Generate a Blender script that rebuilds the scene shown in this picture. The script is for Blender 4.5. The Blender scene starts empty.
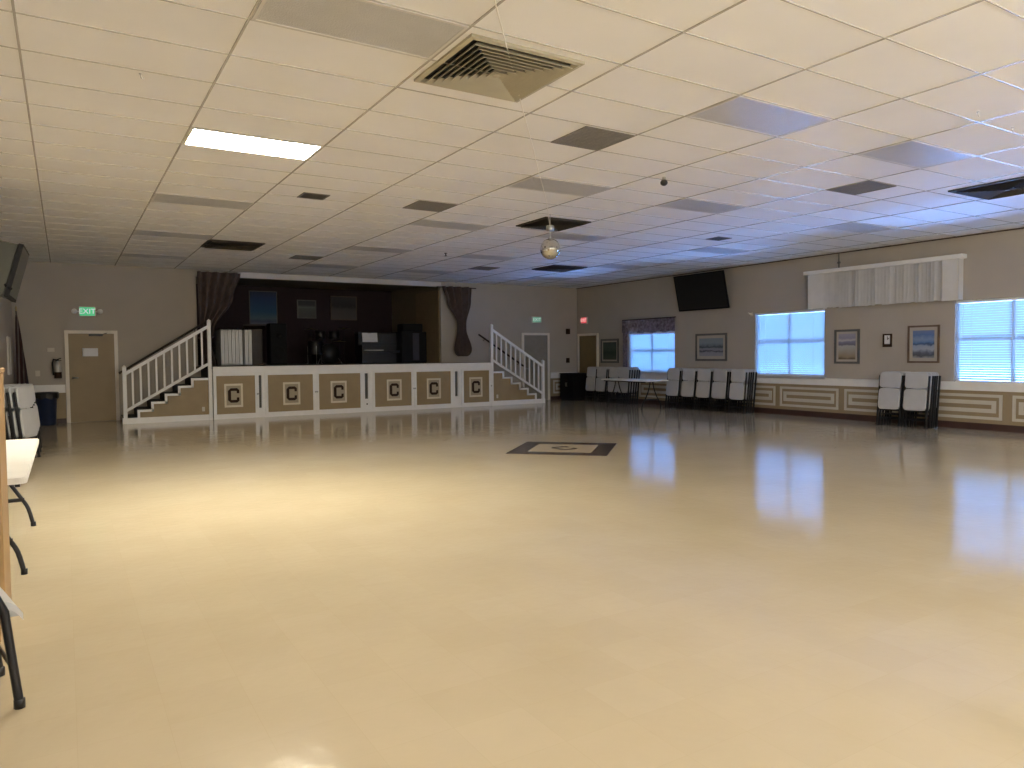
import bpy, bmesh, math, random
from mathutils import Vector, Matrix
random.seed(7)
C = bpy.context.scene.collection
PI = math.pi
XL, XR, YB, YF, HC = -0.92, 13.867, 18.69, -7.6, 3.48
YS, ZS, YR = 17.5, 1.19, 22.3            # stage front, stage height, recess back wall
OX0, OX1, OZ = 2.70, 9.095, 3.33         # stage opening
GX, GY, TX, TY = -0.198, 5.330, 1.2192, 0.6096
CAMH = 1.4144

# ------------------------------------------------------------------ materials
def new_mat(name):
    m = bpy.data.materials.new(name); m.use_nodes = True
    nt = m.node_tree; b = nt.nodes['Principled BSDF']
    return m, nt, b
def mat(name, col, rough=0.5, metal=0.0, var=0.08, scale=6.0, bump=0.0, bscale=60.0, spec=0.5, coat=0.0, alpha=None):
    m, nt, b = new_mat(name)
    tc = nt.nodes.new('ShaderNodeTexCoord')
    n = nt.nodes.new('ShaderNodeTexNoise'); n.inputs['Scale'].default_value = scale; n.inputs['Detail'].default_value = 4
    nt.links.new(tc.outputs['Object'], n.inputs['Vector'])
    r = nt.nodes.new('ShaderNodeValToRGB')
    c0 = [max(0, c*(1-var)) for c in col]; c1 = [min(1, c*(1+var)) for c in col]
    r.color_ramp.elements[0].position = .3; r.color_ramp.elements[1].position = .7
    r.color_ramp.elements[0].color = (*c0, 1); r.color_ramp.elements[1].color = (*c1, 1)
    nt.links.new(n.outputs['Fac'], r.inputs['Fac']); nt.links.new(r.outputs['Color'], b.inputs['Base Color'])
    b.inputs['Roughness'].default_value = rough; b.inputs['Metallic'].default_value = metal
    b.inputs['Specular IOR Level'].default_value = spec; b.inputs['Coat Weight'].default_value = coat
    if bump:
        n2 = nt.nodes.new('ShaderNodeTexNoise'); n2.inputs['Scale'].default_value = bscale
        nt.links.new(tc.outputs['Object'], n2.inputs['Vector'])
        bp = nt.nodes.new('ShaderNodeBump'); bp.inputs['Strength'].default_value = bump; bp.inputs['Distance'].default_value = .004
        nt.links.new(n2.outputs['Fac'], bp.inputs['Height']); nt.links.new(bp.outputs['Normal'], b.inputs['Normal'])
    return m
def emit(name, col, strength):
    m, nt, b = new_mat(name)
    b.inputs['Base Color'].default_value = (*[min(.9, c) for c in col], 1)
    b.inputs['Emission Color'].default_value = (*col, 1); b.inputs['Emission Strength'].default_value = strength
    b.inputs['Roughness'].default_value = .4
    return m
def stripes(name, axis, stops, rough=.6, wob=0.0, wscale=4.0):
    """colour bands along one object axis (0..1 over the mesh's bounds): woven, painted or printed colour"""
    m, nt, b = new_mat(name)
    tc = nt.nodes.new('ShaderNodeTexCoord'); sp = nt.nodes.new('ShaderNodeSeparateXYZ')
    nt.links.new(tc.outputs['Generated'], sp.inputs[0])
    r = nt.nodes.new('ShaderNodeValToRGB'); e = r.color_ramp.elements
    e[0].position, e[0].color = stops[0][0], (*stops[0][1], 1); e[1].position, e[1].color = stops[-1][0], (*stops[-1][1], 1)
    for p, c in stops[1:-1]:
        k = e.new(p); k.color = (*c, 1)
    src = sp.outputs[axis]
    if wob:
        n = nt.nodes.new('ShaderNodeTexNoise'); n.inputs['Scale'].default_value = wscale; n.inputs['Detail'].default_value = 6
        nt.links.new(tc.outputs['Generated'], n.inputs['Vector'])
        s = nt.nodes.new('ShaderNodeMath'); s.operation = 'MULTIPLY_ADD'; s.inputs[1].default_value = wob
        nt.links.new(n.outputs['Fac'], s.inputs[0]); nt.links.new(src, s.inputs[2])
        s2 = nt.nodes.new('ShaderNodeMath'); s2.operation = 'SUBTRACT'; s2.inputs[1].default_value = wob*.5
        nt.links.new(s.outputs[0], s2.inputs[0]); src = s2.outputs[0]
    nt.links.new(src, r.inputs['Fac']); nt.links.new(r.outputs['Color'], b.inputs['Base Color'])
    b.inputs['Roughness'].default_value = rough
    return m

M = {}
M['wall'] = mat('wall_paint', (.43, .385, .325), .75, var=.03, scale=2, bump=.15, bscale=90)
M['wains'] = mat('wainscot_paint', (.30, .225, .13), .6, var=.05, scale=3)
M['cream'] = mat('cream_moulding', (.58, .54, .45), .45, var=.03)
M['white'] = mat('white_gloss_paint', (.88, .87, .86), .38, var=.03)
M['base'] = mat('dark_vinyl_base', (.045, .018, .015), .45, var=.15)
M['tan'] = mat('tan_board', (.31, .225, .115), .5, var=.07, scale=4)
M['tandoor'] = mat('tan_door', (.30, .22, .12), .5, var=.06, scale=3)
M['doorframe'] = mat('door_frame_paint', (.78, .72, .63), .45, var=.03)
M['brown'] = mat('brown_letter', (.032, .016, .009), .8, var=.1, spec=.15)
M['lettertile'] = mat('cream_letter_square', (.40, .33, .22), .5, var=.04)
M['letterrim'] = mat('cream_letter_rim', (.72, .64, .48), .45, var=.04)
M['maroon'] = mat('maroon_wall', (.030, .013, .017), .8, var=.12)
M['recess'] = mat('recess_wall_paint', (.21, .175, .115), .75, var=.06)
M['deck'] = mat('black_stage_deck', (.012, .012, .013), .7, var=.2)
M['black'] = mat('black_plastic', (.005, .005, .007), .6, var=.15, spec=.2)
M['blackgloss'] = mat('black_gloss', (.004, .004, .006), .35, var=.1)
M['blackmetal'] = mat('black_metal', (.018, .018, .021), .35, metal=.4, var=.1)
M['grille'] = mat('black_grille', (.005, .005, .006), .9, bump=.6, bscale=300)
M['chairwhite'] = mat('white_chair_plastic', (.48, .485, .50), .4, var=.04)
M['tabletop'] = mat('white_table_plastic', (.80, .79, .76), .35, var=.03)
M['ceiltile'] = mat('ceiling_tile', (.88, .87, .85), .85, var=.03, scale=1.2, bump=.25, bscale=140)
M['tbar'] = mat('ceiling_grid_metal', (.48, .455, .41), .25, var=.03)
M['diffuser'] = mat('unlit_acrylic_diffuser', (.50, .495, .485), .32, var=.04, bump=.9, bscale=110)
M['fixture'] = mat('fixture_frame', (.62, .595, .56), .4, var=.03)
M['vent'] = mat('vent_metal', (.40, .365, .27), .45, var=.05)
M['ventdark'] = mat('vent_dark_inside', (.012, .011, .010), .8, var=.1)
M['filter'] = mat('grey_filter', (.17, .155, .135), .85, var=.12, scale=60, bump=.4, bscale=200)
M['ventbrown'] = mat('brown_vent', (.035, .028, .02), .6, var=.12)
M['mirror'] = mat('mirror_tile', (.75, .75, .72), .08, metal=1.0, var=.05)
M['steel'] = mat('grey_steel', (.45, .45, .44), .35, metal=.8, var=.05)
M['curtain'] = mat('brown_curtain', (.11, .078, .068), .85, var=.18, scale=9)
M['valance'] = mat('floral_valance', (.19, .165, .21), .85, var=.5, scale=14)
M['cordwhite'] = mat('white_cord', (.75, .72, .66), .5, var=.02)
M['handrail'] = mat('dark_wood_rail', (.03, .018, .012), .4, var=.2)
M['trash'] = mat('blue_plastic_bin', (.012, .022, .06), .4, var=.1)
M['blackbag'] = mat('black_bin_bag', (.008, .008, .009), .3, var=.1)
M['paper'] = mat('white_paper', (.80, .80, .82), .7, var=.02)
M['frame_wood'] = mat('picture_frame_wood', (.12, .075, .05), .4, var=.15)
M['frame_grey'] = mat('picture_frame_grey', (.11, .11, .11), .45, var=.12)
M['mattan'] = mat('picture_mat_board', (.45, .41, .36), .8, var=.03)
M['plate'] = mat('pale_switch_plate', (.62, .58, .50), .45, var=.02)
M['silver'] = mat('extinguisher_shell', (.50, .48, .44), .35, metal=.3, var=.05)
M['tvgrey'] = mat('grey_tv_casing', (.05, .052, .044), .5, var=.06)
M['screen'] = mat('tv_screen', (.05, .048, .043), .4, var=.05)
M['cabtan'] = mat('tan_laminate', (.36, .225, .10), .45, var=.08, scale=5)
M['key'] = mat('piano_keys', (.7, .7, .68), .3, var=.02)
M['vinylwin'] = mat('white_window_vinyl', (.80, .80, .80), .4, var=.02)
M['darkrug'] = mat('emblem_brown_vinyl', (.045, .03, .028), .22, var=.15)
M['emblemlight'] = mat('emblem_cream_vinyl', (.50, .43, .33), .2, var=.06)
M['vane'] = mat('white_blind_vane', (.72, .71, .70), .45, var=.03)
M['shadowgap'] = mat('dark_gap', (.10, .095, .09), .7, var=.1)
M['drumshell'] = mat('black_drum_shell', (.006, .005, .006), .35, var=.1)
M['drumhead'] = mat('drum_head', (.03, .03, .03), .5, var=.05)
M['cymbal'] = mat('bronze_cymbal', (.40, .32, .18), .35, metal=.9, var=.1)
M['bluehighlight'] = mat('bluish_highlight', (.035, .035, .06), .5, var=.1)
M['darkwood'] = mat('dark_wood', (.035, .018, .012), .5, var=.2)
M['redsign'] = emit('red_exit_face', (1.0, .12, .14), .55)
M['greensign'] = emit('green_exit_face', (.10, .75, .38), .32)
M['greendim'] = emit('dim_green_exit_face', (.22, .55, .42), .22)
M['signletter'] = emit('exit_letters', (.75, .95, .85), .55)
M['redletter'] = emit('red_exit_letters', (1.0, .65, .6), .9)
LAMP = 150.0
M['lit'] = emit('lit_fluorescent_lens', (1.0, .91, .73), LAMP)

# floor: cream sheet of 12 in. vinyl tiles, waxed
def floor_mat():
    m, nt, b = new_mat('waxed_vinyl_floor')
    tc = nt.nodes.new('ShaderNodeTexCoord')
    br = nt.nodes.new('ShaderNodeTexBrick'); br.offset = 0; br.inputs['Scale'].default_value = 1
    br.inputs['Brick Width'].default_value = .3048; br.inputs['Row Height'].default_value = .3048
    br.inputs['Mortar Size'].default_value = .0012; br.inputs['Mortar Smooth'].default_value = .3
    br.inputs['Color1'].default_value = (.57, .485, .345, 1); br.inputs['Color2'].default_value = (.585, .50, .36, 1)
    br.inputs['Mortar'].default_value = (.55, .465, .325, 1)
    nt.links.new(tc.outputs['Object'], br.inputs['Vector'])
    n = nt.nodes.new('ShaderNodeTexNoise'); n.inputs['Scale'].default_value = 1.3; n.inputs['Detail'].default_value = 7
    nt.links.new(tc.outputs['Object'], n.inputs['Vector'])
    mx = nt.nodes.new('ShaderNodeMix'); mx.data_type = 'RGBA'; mx.blend_type = 'MULTIPLY'; mx.inputs['Factor'].default_value = 1
    r = nt.nodes.new('ShaderNodeValToRGB'); r.color_ramp.elements[0].position = .3; r.color_ramp.elements[1].position = .75
    r.color_ramp.elements[0].color = (.93, .92, .90, 1); r.color_ramp.elements[1].color = (1, 1, 1, 1)
    nt.links.new(n.outputs['Fac'], r.inputs['Fac'])
    nt.links.new(br.outputs['Color'], mx.inputs['A']); nt.links.new(r.outputs['Color'], mx.inputs['B'])
    nt.links.new(mx.outputs['Result'], b.inputs['Base Color'])
    b.inputs['Roughness'].default_value = .17; b.inputs['IOR'].default_value = 1.8
    n2 = nt.nodes.new('ShaderNodeTexNoise'); n2.inputs['Scale'].default_value = 5.0; n2.inputs['Detail'].default_value = 3
    nt.links.new(tc.outputs['Object'], n2.inputs['Vector'])
    rr = nt.nodes.new('ShaderNodeMapRange'); rr.inputs['To Min'].default_value = .07; rr.inputs['To Max'].default_value = .125
    nt.links.new(n2.outputs['Fac'], rr.inputs['Value']); nt.links.new(rr.outputs[0], b.inputs['Roughness'])
    bp = nt.nodes.new('ShaderNodeBump'); bp.inputs['Strength'].default_value = .14; bp.inputs['Distance'].default_value = .01
    n3 = nt.nodes.new('ShaderNodeTexNoise'); n3.inputs['Scale'].default_value = 13; n3.inputs['Detail'].default_value = 2
    nt.links.new(tc.outputs['Object'], n3.inputs['Vector'])
    nt.links.new(n3.outputs['Fac'], bp.inputs['Height']); nt.links.new(bp.outputs['Normal'], b.inputs['Normal'])
    return m
M['floor'] = floor_mat()
def slat_mat(name, trans):
    m, nt, b = new_mat(name)
    b.inputs['Base Color'].default_value = (.68, .74, .73, 1); b.inputs['Roughness'].default_value = .5
    t = nt.nodes.new('ShaderNodeBsdfTranslucent'); t.inputs['Color'].default_value = (.85, .88, .92, 1)
    mx = nt.nodes.new('ShaderNodeMixShader'); mx.inputs[0].default_value = trans
    nt.links.new(b.outputs[0], mx.inputs[1]); nt.links.new(t.outputs[0], mx.inputs[2])
    nt.links.new(mx.outputs[0], nt.nodes['Material Output'].inputs['Surface'])
    return m
M['slat'] = slat_mat('translucent_blind_slat', .2)
def glass_mat():
    m, nt, b = new_mat('window_glass')
    t = nt.nodes.new('ShaderNodeBsdfTransparent'); t.inputs['Color'].default_value = (.95, .97, 1, 1)
    g = nt.nodes.new('ShaderNodeBsdfGlossy'); g.inputs['Roughness'].default_value = .02
    f = nt.nodes.new('ShaderNodeFresnel'); f.inputs['IOR'].default_value = 1.45
    mx = nt.nodes.new('ShaderNodeMixShader')
    nt.links.new(f.outputs[0], mx.inputs[0]); nt.links.new(t.outputs[0], mx.inputs[1]); nt.links.new(g.outputs[0], mx.inputs[2])
    nt.links.new(mx.outputs[0], nt.nodes['Material Output'].inputs['Surface'])
    return m
M['glass'] = glass_mat()

# ------------------------------------------------------------------ mesh building
class MB:
    def __init__(s): s.v, s.f, s.mi, s.sm = [], [], [], []
    def add(s, vs, fs, mi=0, smooth=False):
        o = len(s.v); s.v += [tuple(v) for v in vs]
        for f in fs: s.f.append([o+i for i in f]); s.mi.append(mi); s.sm.append(smooth)
        return s
    def box(s, x0, y0, z0, x1, y1, z1, mi=0):
        x0, x1 = min(x0, x1), max(x0, x1); y0, y1 = min(y0, y1), max(y0, y1); z0, z1 = min(z0, z1), max(z0, z1)
        vs = [(x, y, z) for z in (z0, z1) for y in (y0, y1) for x in (x0, x1)]
        return s.add(vs, [(0, 2, 3, 1), (4, 5, 7, 6), (0, 1, 5, 4), (2, 6, 7, 3), (0, 4, 6, 2), (1, 3, 7, 5)], mi)
    def bbox(s, x0, y0, z0, x1, y1, z1, b=.006, mi=0):
        """box with chamfered edges"""
        bm = bmesh.new(); bmesh.ops.create_cube(bm, size=1)
        for v in bm.verts:
            v.co = Vector(((x0+x1)/2+v.co.x*(x1-x0), (y0+y1)/2+v.co.y*(y1-y0), (z0+z1)/2+v.co.z*(z1-z0)))
        bmesh.ops.bevel(bm, geom=list(bm.edges), offset=b, segments=2, affect='EDGES', profile=.5)
        bm.verts.index_update(); s.add([v.co[:] for v in bm.verts], [[v.index for v in f.verts] for f in bm.faces], mi); bm.free()
        return s
    def tube(s, pts, r, n=10, mi=0, cap=True, closed=False):
        pts = [Vector(p) for p in pts]; N = len(pts)
        rs = r if isinstance(r, (list, tuple)) else [r]*N
        rings = []; up = None
        for i, p in enumerate(pts):
            if closed: t = (pts[(i+1) % N]-pts[i-1])
            else: t = pts[min(i+1, N-1)]-pts[max(i-1, 0)]
            t.normalize()
            if up is None:
                up = Vector((0, 0, 1)) if abs(t.z) < .9 else Vector((1, 0, 0))
            a = (up-t*up.dot(t)).normalized(); b = t.cross(a); up = a
            rings.append([p+(a*math.cos(2*PI*k/n)+b*math.sin(2*PI*k/n))*rs[i] for k in range(n)])
        vs = [v for rg in rings for v in rg]; fs = []
        for i in range(N if closed else N-1):
            j = (i+1) % N
            for k in range(n): fs.append((i*n+k, i*n+(k+1) % n, j*n+(k+1) % n, j*n+k))
        s.add(vs, fs, mi, True)
        if cap and not closed:
            s.add(rings[0], [tuple(range(n))[::-1]], mi); s.add(rings[-1], [tuple(range(n))], mi)
        return s
    def lathe(s, prof, o=(0, 0, 0), n=24, mi=0, axis='z'):
        vs = []; fs = []
        for r, z in prof:
            for k in range(n):
                a = 2*PI*k/n; p = (r*math.cos(a), r*math.sin(a), z)
                if axis == 'y': p = (p[0], p[2], p[1])
                if axis == 'x': p = (p[2], p[0], p[1])
                vs.append((o[0]+p[0], o[1]+p[1], o[2]+p[2]))
        for i in range(len(prof)-1):
            for k in range(n): fs.append((i*n+k, i*n+(k+1) % n, (i+1)*n+(k+1) % n, (i+1)*n+k))
        if prof[0][0] > 1e-4: fs.append(tuple(range(n))[::-1])
        if prof[-1][0] > 1e-4: fs.append(tuple((len(prof)-1)*n+k for k in range(n)))
        return s.add(vs, fs, mi, True)
    def prism(s, poly, fn, d0, d1, mi=0):
        """poly of (a,b); fn(a,b,d)->xyz; between depths d0,d1"""
        n = len(poly); vs = [fn(a, b, d0) for a, b in poly]+[fn(a, b, d1) for a, b in poly]
        fs = [tuple(range(n))[::-1], tuple(range(n, 2*n))]+[(k, (k+1) % n, n+(k+1) % n, n+k) for k in range(n)]
        return s.add(vs, fs, mi)
    def build(s, name, mats, parent=None, loc=None, rot=None):
        me = bpy.data.meshes.new(name); me.from_pydata(s.v, [], s.f)
        if not isinstance(mats, (list, tuple)): mats = [mats]
        for m in mats: me.materials.append(m)
        me.polygons.foreach_set('material_index', s.mi); me.polygons.foreach_set('use_smooth', s.sm)
        bm = bmesh.new(); bm.from_mesh(me); bmesh.ops.recalc_face_normals(bm, faces=bm.faces); bm.to_mesh(me); bm.free()
        me.update()
        o = bpy.data.objects.new(name, me); C.objects.link(o)
        if parent: o.parent = parent
        if loc: o.location = loc
        if rot: o.rotation_euler = rot
        return o
def tag(o, label, cat, group=None, kind=None):
    if label: o['label'] = label
    if cat: o['category'] = cat
    if group: o['group'] = group
    if kind: o['kind'] = kind
    return o
def thing(name, label, cat, loc=(0, 0, 0), rot=(0, 0, 0), group=None):
    o = bpy.data.objects.new(name, None); C.objects.link(o); o.location = loc; o.rotation_euler = rot
    o.empty_display_size = .1
    return tag(o, label, cat, group)
def struct(o, label=None, cat=None):
    o['kind'] = 'structure'
    if label: o['label'] = label
    if cat: o['category'] = cat
    return o
KIDS = {}
def dup(o, parent=None):
    c = o.copy(); C.objects.link(c)
    if parent: c.parent = parent
    for ch in list(o.children): dup(ch, c)
    return c
def rrect(w, h, r, n=5, x0=0, y0=0):
    pts = []
    for cx, cy, a0 in ((w/2-r, h/2-r, 0), (-w/2+r, h/2-r, PI/2), (-w/2+r, -h/2+r, PI), (w/2-r, -h/2+r, 1.5*PI)):
        for k in range(n+1):
            a = a0+k*PI/2/n; pts.append((x0+cx+r*math.cos(a), y0+cy+r*math.sin(a)))
    return pts
def text_mesh(txt, size, depth, name, m, parent, loc, rot):
    cu = bpy.data.curves.new('t', 'FONT'); cu.body = txt; cu.size = size; cu.extrude = depth
    cu.align_x = 'CENTER'; cu.align_y = 'CENTER'
    ob = bpy.data.objects.new('t', cu); C.objects.link(ob)
    bpy.context.view_layer.update()
    me = bpy.data.meshes.new_from_object(ob.evaluated_get(bpy.context.evaluated_depsgraph_get()))
    bpy.data.objects.remove(ob); bpy.data.curves.remove(cu)
    me.materials.clear(); me.materials.append(m)
    o = bpy.data.objects.new(name, me); C.objects.link(o); o.parent = parent; o.location = loc; o.rotation_euler = rot
    return o

# ------------------------------------------------------------------ room shell
def wall_slab(mb, a0, a1, z0, z1, holes, fn, d0, d1):
    """slab with rectangular holes; fn(a,z,d)->xyz"""
    As = sorted({a0, a1, *[h[0] for h in holes], *[h[1] for h in holes]})
    Zs = sorted({z0, z1, *[h[2] for h in holes], *[h[3] for h in holes]})
    for i in range(len(As)-1):
        for j in range(len(Zs)-1):
            ca, cz = (As[i]+As[i+1])/2, (Zs[j]+Zs[j+1])/2
            if any(h[0] < ca < h[1] and h[2] < cz < h[3] for h in holes): continue
            mb.prism([(As[i], Zs[j]), (As[i+1], Zs[j]), (As[i+1], Zs[j+1]), (As[i], Zs[j+1])], fn, d0, d1)
WIN = [(14.345, 16.20, .86, 2.00), (9.85, 11.70, .86, 2.33), (5.30, 7.175, .83, 2.32), (.75, 2.62, .83, 2.32)]  # last opening is an unseen extra window, added for blue daylight
T = .16
mb = MB(); wall_slab(mb, YF-T, YB+T, -.1, HC+.1, [(a, b, c, d) for a, b, c, d in WIN], lambda a, z, d: (d, a, z), XR, XR+T)
struct(mb.build('wall_right', M['wall']), 'beige painted wall with three windows', 'wall')
mb = MB(); wall_slab(mb, XL-T, XR+T, -.1, HC+.1, [(OX0, OX1, ZS, OZ)], lambda a, z, d: (a, d, z), YB, YB+T)
struct(mb.build('wall_back', M['wall']), 'beige wall with the stage opening', 'wall')
mb = MB(); mb.box(XL-T, YF-T, -.1, XL, YB+T, HC+.1); struct(mb.build('wall_left', M['wall']), 'beige wall beside the camera', 'wall')
mb = MB(); mb.box(XL-T, YF-T, -.1, XR+T, YF, HC+.1); struct(mb.build('wall_front', M['wall']), 'beige wall behind the camera', 'wall')
mb = MB(); mb.box(XL-T, YF-T, -.12, XR+T, YB+T, 0); struct(mb.build('floor', M['floor']), 'polished cream vinyl dance floor', 'floor')
# stage recess
mb = MB(); mb.box(OX0-T, YR, .9, OX1+T, YR+T, HC+.1); struct(mb.build('wall_stage_back', M['maroon']), 'dark maroon wall at the back of the stage', 'wall')
mb = MB(); mb.box(OX0-T, YB+T, .9, OX0, YR+T, HC+.1); struct(mb.build('wall_stage_left', M['maroon']), 'dark maroon side wall of the stage', 'wall')
mb = MB(); mb.box(OX1, YB+T, .9, OX1+T, YR+T, HC+.1); struct(mb.build('wall_stage_right', M['recess']), 'dim tan side wall of the stage', 'wall')
mb = MB(); mb.box(OX0-T, YB+T, HC, OX1+T, YR+T, HC+.1); struct(mb.build('ceiling_stage', M['recess']), 'ceiling over the stage', 'ceiling')
# ceiling: tiles, and the T-bar grid as its part
mb = MB(); mb.box(XL-T, YF-T, HC, XR+T, YB+T, HC+.12)
ceil = struct(mb.build('ceiling', M['ceiltile']), 'suspended ceiling of white acoustic tiles', 'ceiling')
mb = MB(); k = -1
for k in range(-1, 13):
    x = GX+k*TX
    if XL < x < XR: mb.box(x-.0075, YF, HC-.006, x+.0075, YB, HC+.001)
for j in range(-22, 23):
    y = GY+j*TY
    if YF < y < YB: mb.box(XL, y-.005, HC-.005, XR, y+.005, HC+.001)
mb.build('ceiling_grid', M['tbar'], ceil)
# rails, wainscot, base
def fnR(a, z, d): return (XR-d, a, z)
def fnB(a, z, d): return (a, YB-d, z)
def ring(mb, a0, a1, z0, z1, w, fn, d):
    wall_slab(mb, a0, a1, z0, z1, [(a0+w, a1-w, z0+w, z1-w)], fn, 0.012, d)
mb = MB(); mb.prism([(YF, .695), (17.52, .695), (17.52, .83), (YF, .83)], fnR, 0, .03)
mb.prism([(YF, .83), (17.52, .83), (17.52, .848), (YF, .848)], fnR, 0, .05)
struct(mb.build('trim_1', M['white']), 'white chair rail along the window wall', 'trim')
mb = MB()
mb.prism([(YF, .12), (17.52, .12), (17.52, .695), (YF, .695)], fnR, 0, .012)
struct(mb.build('trim_2', M['wains']), 'tan wainscot below the chair rail of the window wall', 'trim')
mb = MB()
for a0, a1 in [(15.88, 17.32), (14.29, 15.74), (12.70, 14.15), (11.10, 12.56), (9.50, 10.97), (7.91, 9.36), (6.35, 7.80), (4.75, 6.19), (3.16, 4.60)]:
    ring(mb, a0, a1, .19, .635, .05, fnR, .026)
    ring(mb, a0+.10, a1-.10, .31, .525, .07, fnR, .03)
struct(mb.build('trim_3', M['cream']), 'cream double rectangle mouldings on the wainscot', 'trim')
mb = MB(); mb.prism([(YF, 0), (17.55, 0), (17.55, .12), (YF, .12)], fnR, 0, .016)
struct(mb.build('baseboard_right', M['base']), 'dark red brown vinyl base', 'baseboard')
mb = MB(); mb.prism([(YF, HC-.022), (YB, HC-.022), (YB, HC), (YF, HC)], fnR, 0, .02)  # dark strip stands in for the shadow line at the ceiling edge
struct(mb.build('shadow_line', M['base']), 'dark strip painted as the shadow line under the ceiling', 'trim')
mb = MB()
for a0, a1 in [(XL, 0.0), (12.83, XR)]:
    mb.prism([(a0, .66), (a1, .66), (a1, .82), (a0, .82)], fnB, 0, .03); mb.prism([(a0, .82), (a1, .82), (a1, .838), (a0, .838)], fnB, 0, .05)
struct(mb.build('trim_5', M['white']), 'white chair rail of the stage wall', 'trim')
mb = MB()
for a0, a1 in [(XL, 0.0), (12.83, XR)]: mb.prism([(a0, .1), (a1, .1), (a1, .66), (a0, .66)], fnB, 0, .012)
struct(mb.build('trim_6', M['wains']), 'tan wainscot of the stage wall', 'trim')
mb = MB(); ring(mb, 12.92, 13.78, .19, .60, .05, fnB, .026); ring(mb, 13.02, 13.68, .30, .49, .06, fnB, .03)
struct(mb.build('trim_7', M['cream']), 'cream moulding on the corner wainscot', 'trim')
mb = MB()
for a0, a1 in [(XL, 0.0), (12.83, XR)]: mb.prism([(a0, 0), (a1, 0), (a1, .1), (a0, .1)], fnB, 0, .016)
struct(mb.build('baseboard_back', M['base']), 'dark vinyl base of the stage wall', 'baseboard')
mb = MB(); mb.box(XL, YF, .66, XL+.03, YB, .83); struct(mb.build('trim_8', M['white']), 'white chair rail of the camera side wall', 'trim')
mb = MB(); mb.box(XL, YF, 0, XL+.014, YB, .10); struct(mb.build('baseboard_left', M['base']), 'dark vinyl base of the camera side wall', 'baseboard')
# header trim over the stage opening
mb = MB(); mb.box(OX0+.95, YB-.04, OZ, 9.10, YB+.0, HC-.02)
struct(mb.build('trim_9', M['fixture']), 'pale header over the stage opening', 'trim')

# ------------------------------------------------------------------ windows
slat_tilts = [57, 57, 51, 55]
def window(i, a0, a1, z0, z1, label):
    root = bpy.data.objects.new('window_%d' % i, None); C.objects.link(root); struct(root, label, 'window')
    f = MB(); w = .045; xm = XR+.10
    def fb(b0, b1, c0, c1, d=.03): f.box(xm-d, b0, c0, xm+d, b1, c1)
    fb(a0, a0+w, z0, z1); fb(a1-w, a1, z0, z1); fb(a0+w, a1-w, z0, z0+w); fb(a0+w, a1-w, z1-w, z1)
    am = (a0+a1)/2; zm = z0+(z1-z0)*.52
    fb(am-.03, am+.03, z0+w, z1-w); fb(a0+w, am-.03, zm-.03, zm+.03, .022); fb(am+.03, a1-w, zm-.03, zm+.03, .022)
    f.build('frame', M['vinylwin'], root)
    g = MB()
    for b0, b1 in ((a0+w, am-.03), (am+.03, a1-w)):
        for c0, c1 in ((z0+w, zm-.03), (zm+.03, z1-w)): g.box(xm-.003, b0, c0, xm+.003, b1, c1)
    g.build('pane', M['glass'], root)
    s = MB(); s.box(XR-.05, a0-.05, z0-.03, XR+.14, a1+.05, z0); s.build('sill', M['white'], root)
    return root
wl = ['small far window between the chair stacks, under a dark valance', 'double window with a plain closed blind, right of the white vertical blind header', 'nearest window with open slatted blind at the right edge', 'added unseen window nearer than the right edge of the view']
wl[1] = 'double window with closed pale blind below the left end of the white vertical vanes'
for i, (a0, a1, z0, z1) in enumerate(WIN): window(i+1, a0, a1, z0, z1, wl[i])
bl = ['pale horizontal blind closed over the far window under the dark valance', 'pale horizontal blind closed over the middle window', 'pale horizontal blind with open slats over the nearest window', 'pale horizontal blind on the added window out of view']
def blind(i, a0, a1, z0, z1):
    root = thing('window_blind', bl[i], 'blind', (XR+.035, (a0+a1)/2, z1), group='horizontal window blinds')
    W = (a1-a0)/2-.012; Hh = z1-z0
    h = MB(); h.bbox(-.03, -W, -.055, .03, W, -.004, .004); h.build('headrail', M['vinylwin'], root)
    s = MB(); t = math.radians(slat_tilts[i]); hw = .025; z = -.085; N = 0
    while z > -Hh+.05:
        # room-side edge up: the light comes in rising towards the ceiling
        dx, dz = hw*math.cos(t), hw*math.sin(t)
        vs = [(-dx, -W, z+dz), (dx, -W, z-dz), (dx, W, z-dz), (-dx, W, z+dz)]
        nx, nz = dz/hw*.0012, dx/hw*.0012
        s.add(vs+[(x+nx, y, zz+nz) for x, y, zz in vs], [(0, 1, 2, 3), (7, 6, 5, 4), (0, 4, 5, 1), (1, 5, 6, 2), (2, 6, 7, 3), (3, 7, 4, 0)])
        z -= .043
    s.build('slats', M['slat'], root)
    b = MB(); b.bbox(-.022, -W, -Hh+.012, .022, W, -Hh+.032, .004); b.build('bottom_rail', M['vinylwin'], root)
    for y in (-W*.7, 0, W*.7):
        c = MB(); c.tube([(-.028, y, -.05), (-.028, y, -Hh+.03)], .0025, 6); c.build('ladder_cord', M['cordwhite'], root)
    wd = MB(); wd.tube([(-.035, W*.86, -.05), (-.036, W*.86, -.75)], .004, 6); wd.build('tilt_wand', M['cordwhite'], root)
for i, w_ in enumerate(WIN): blind(i, *w_)

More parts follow.
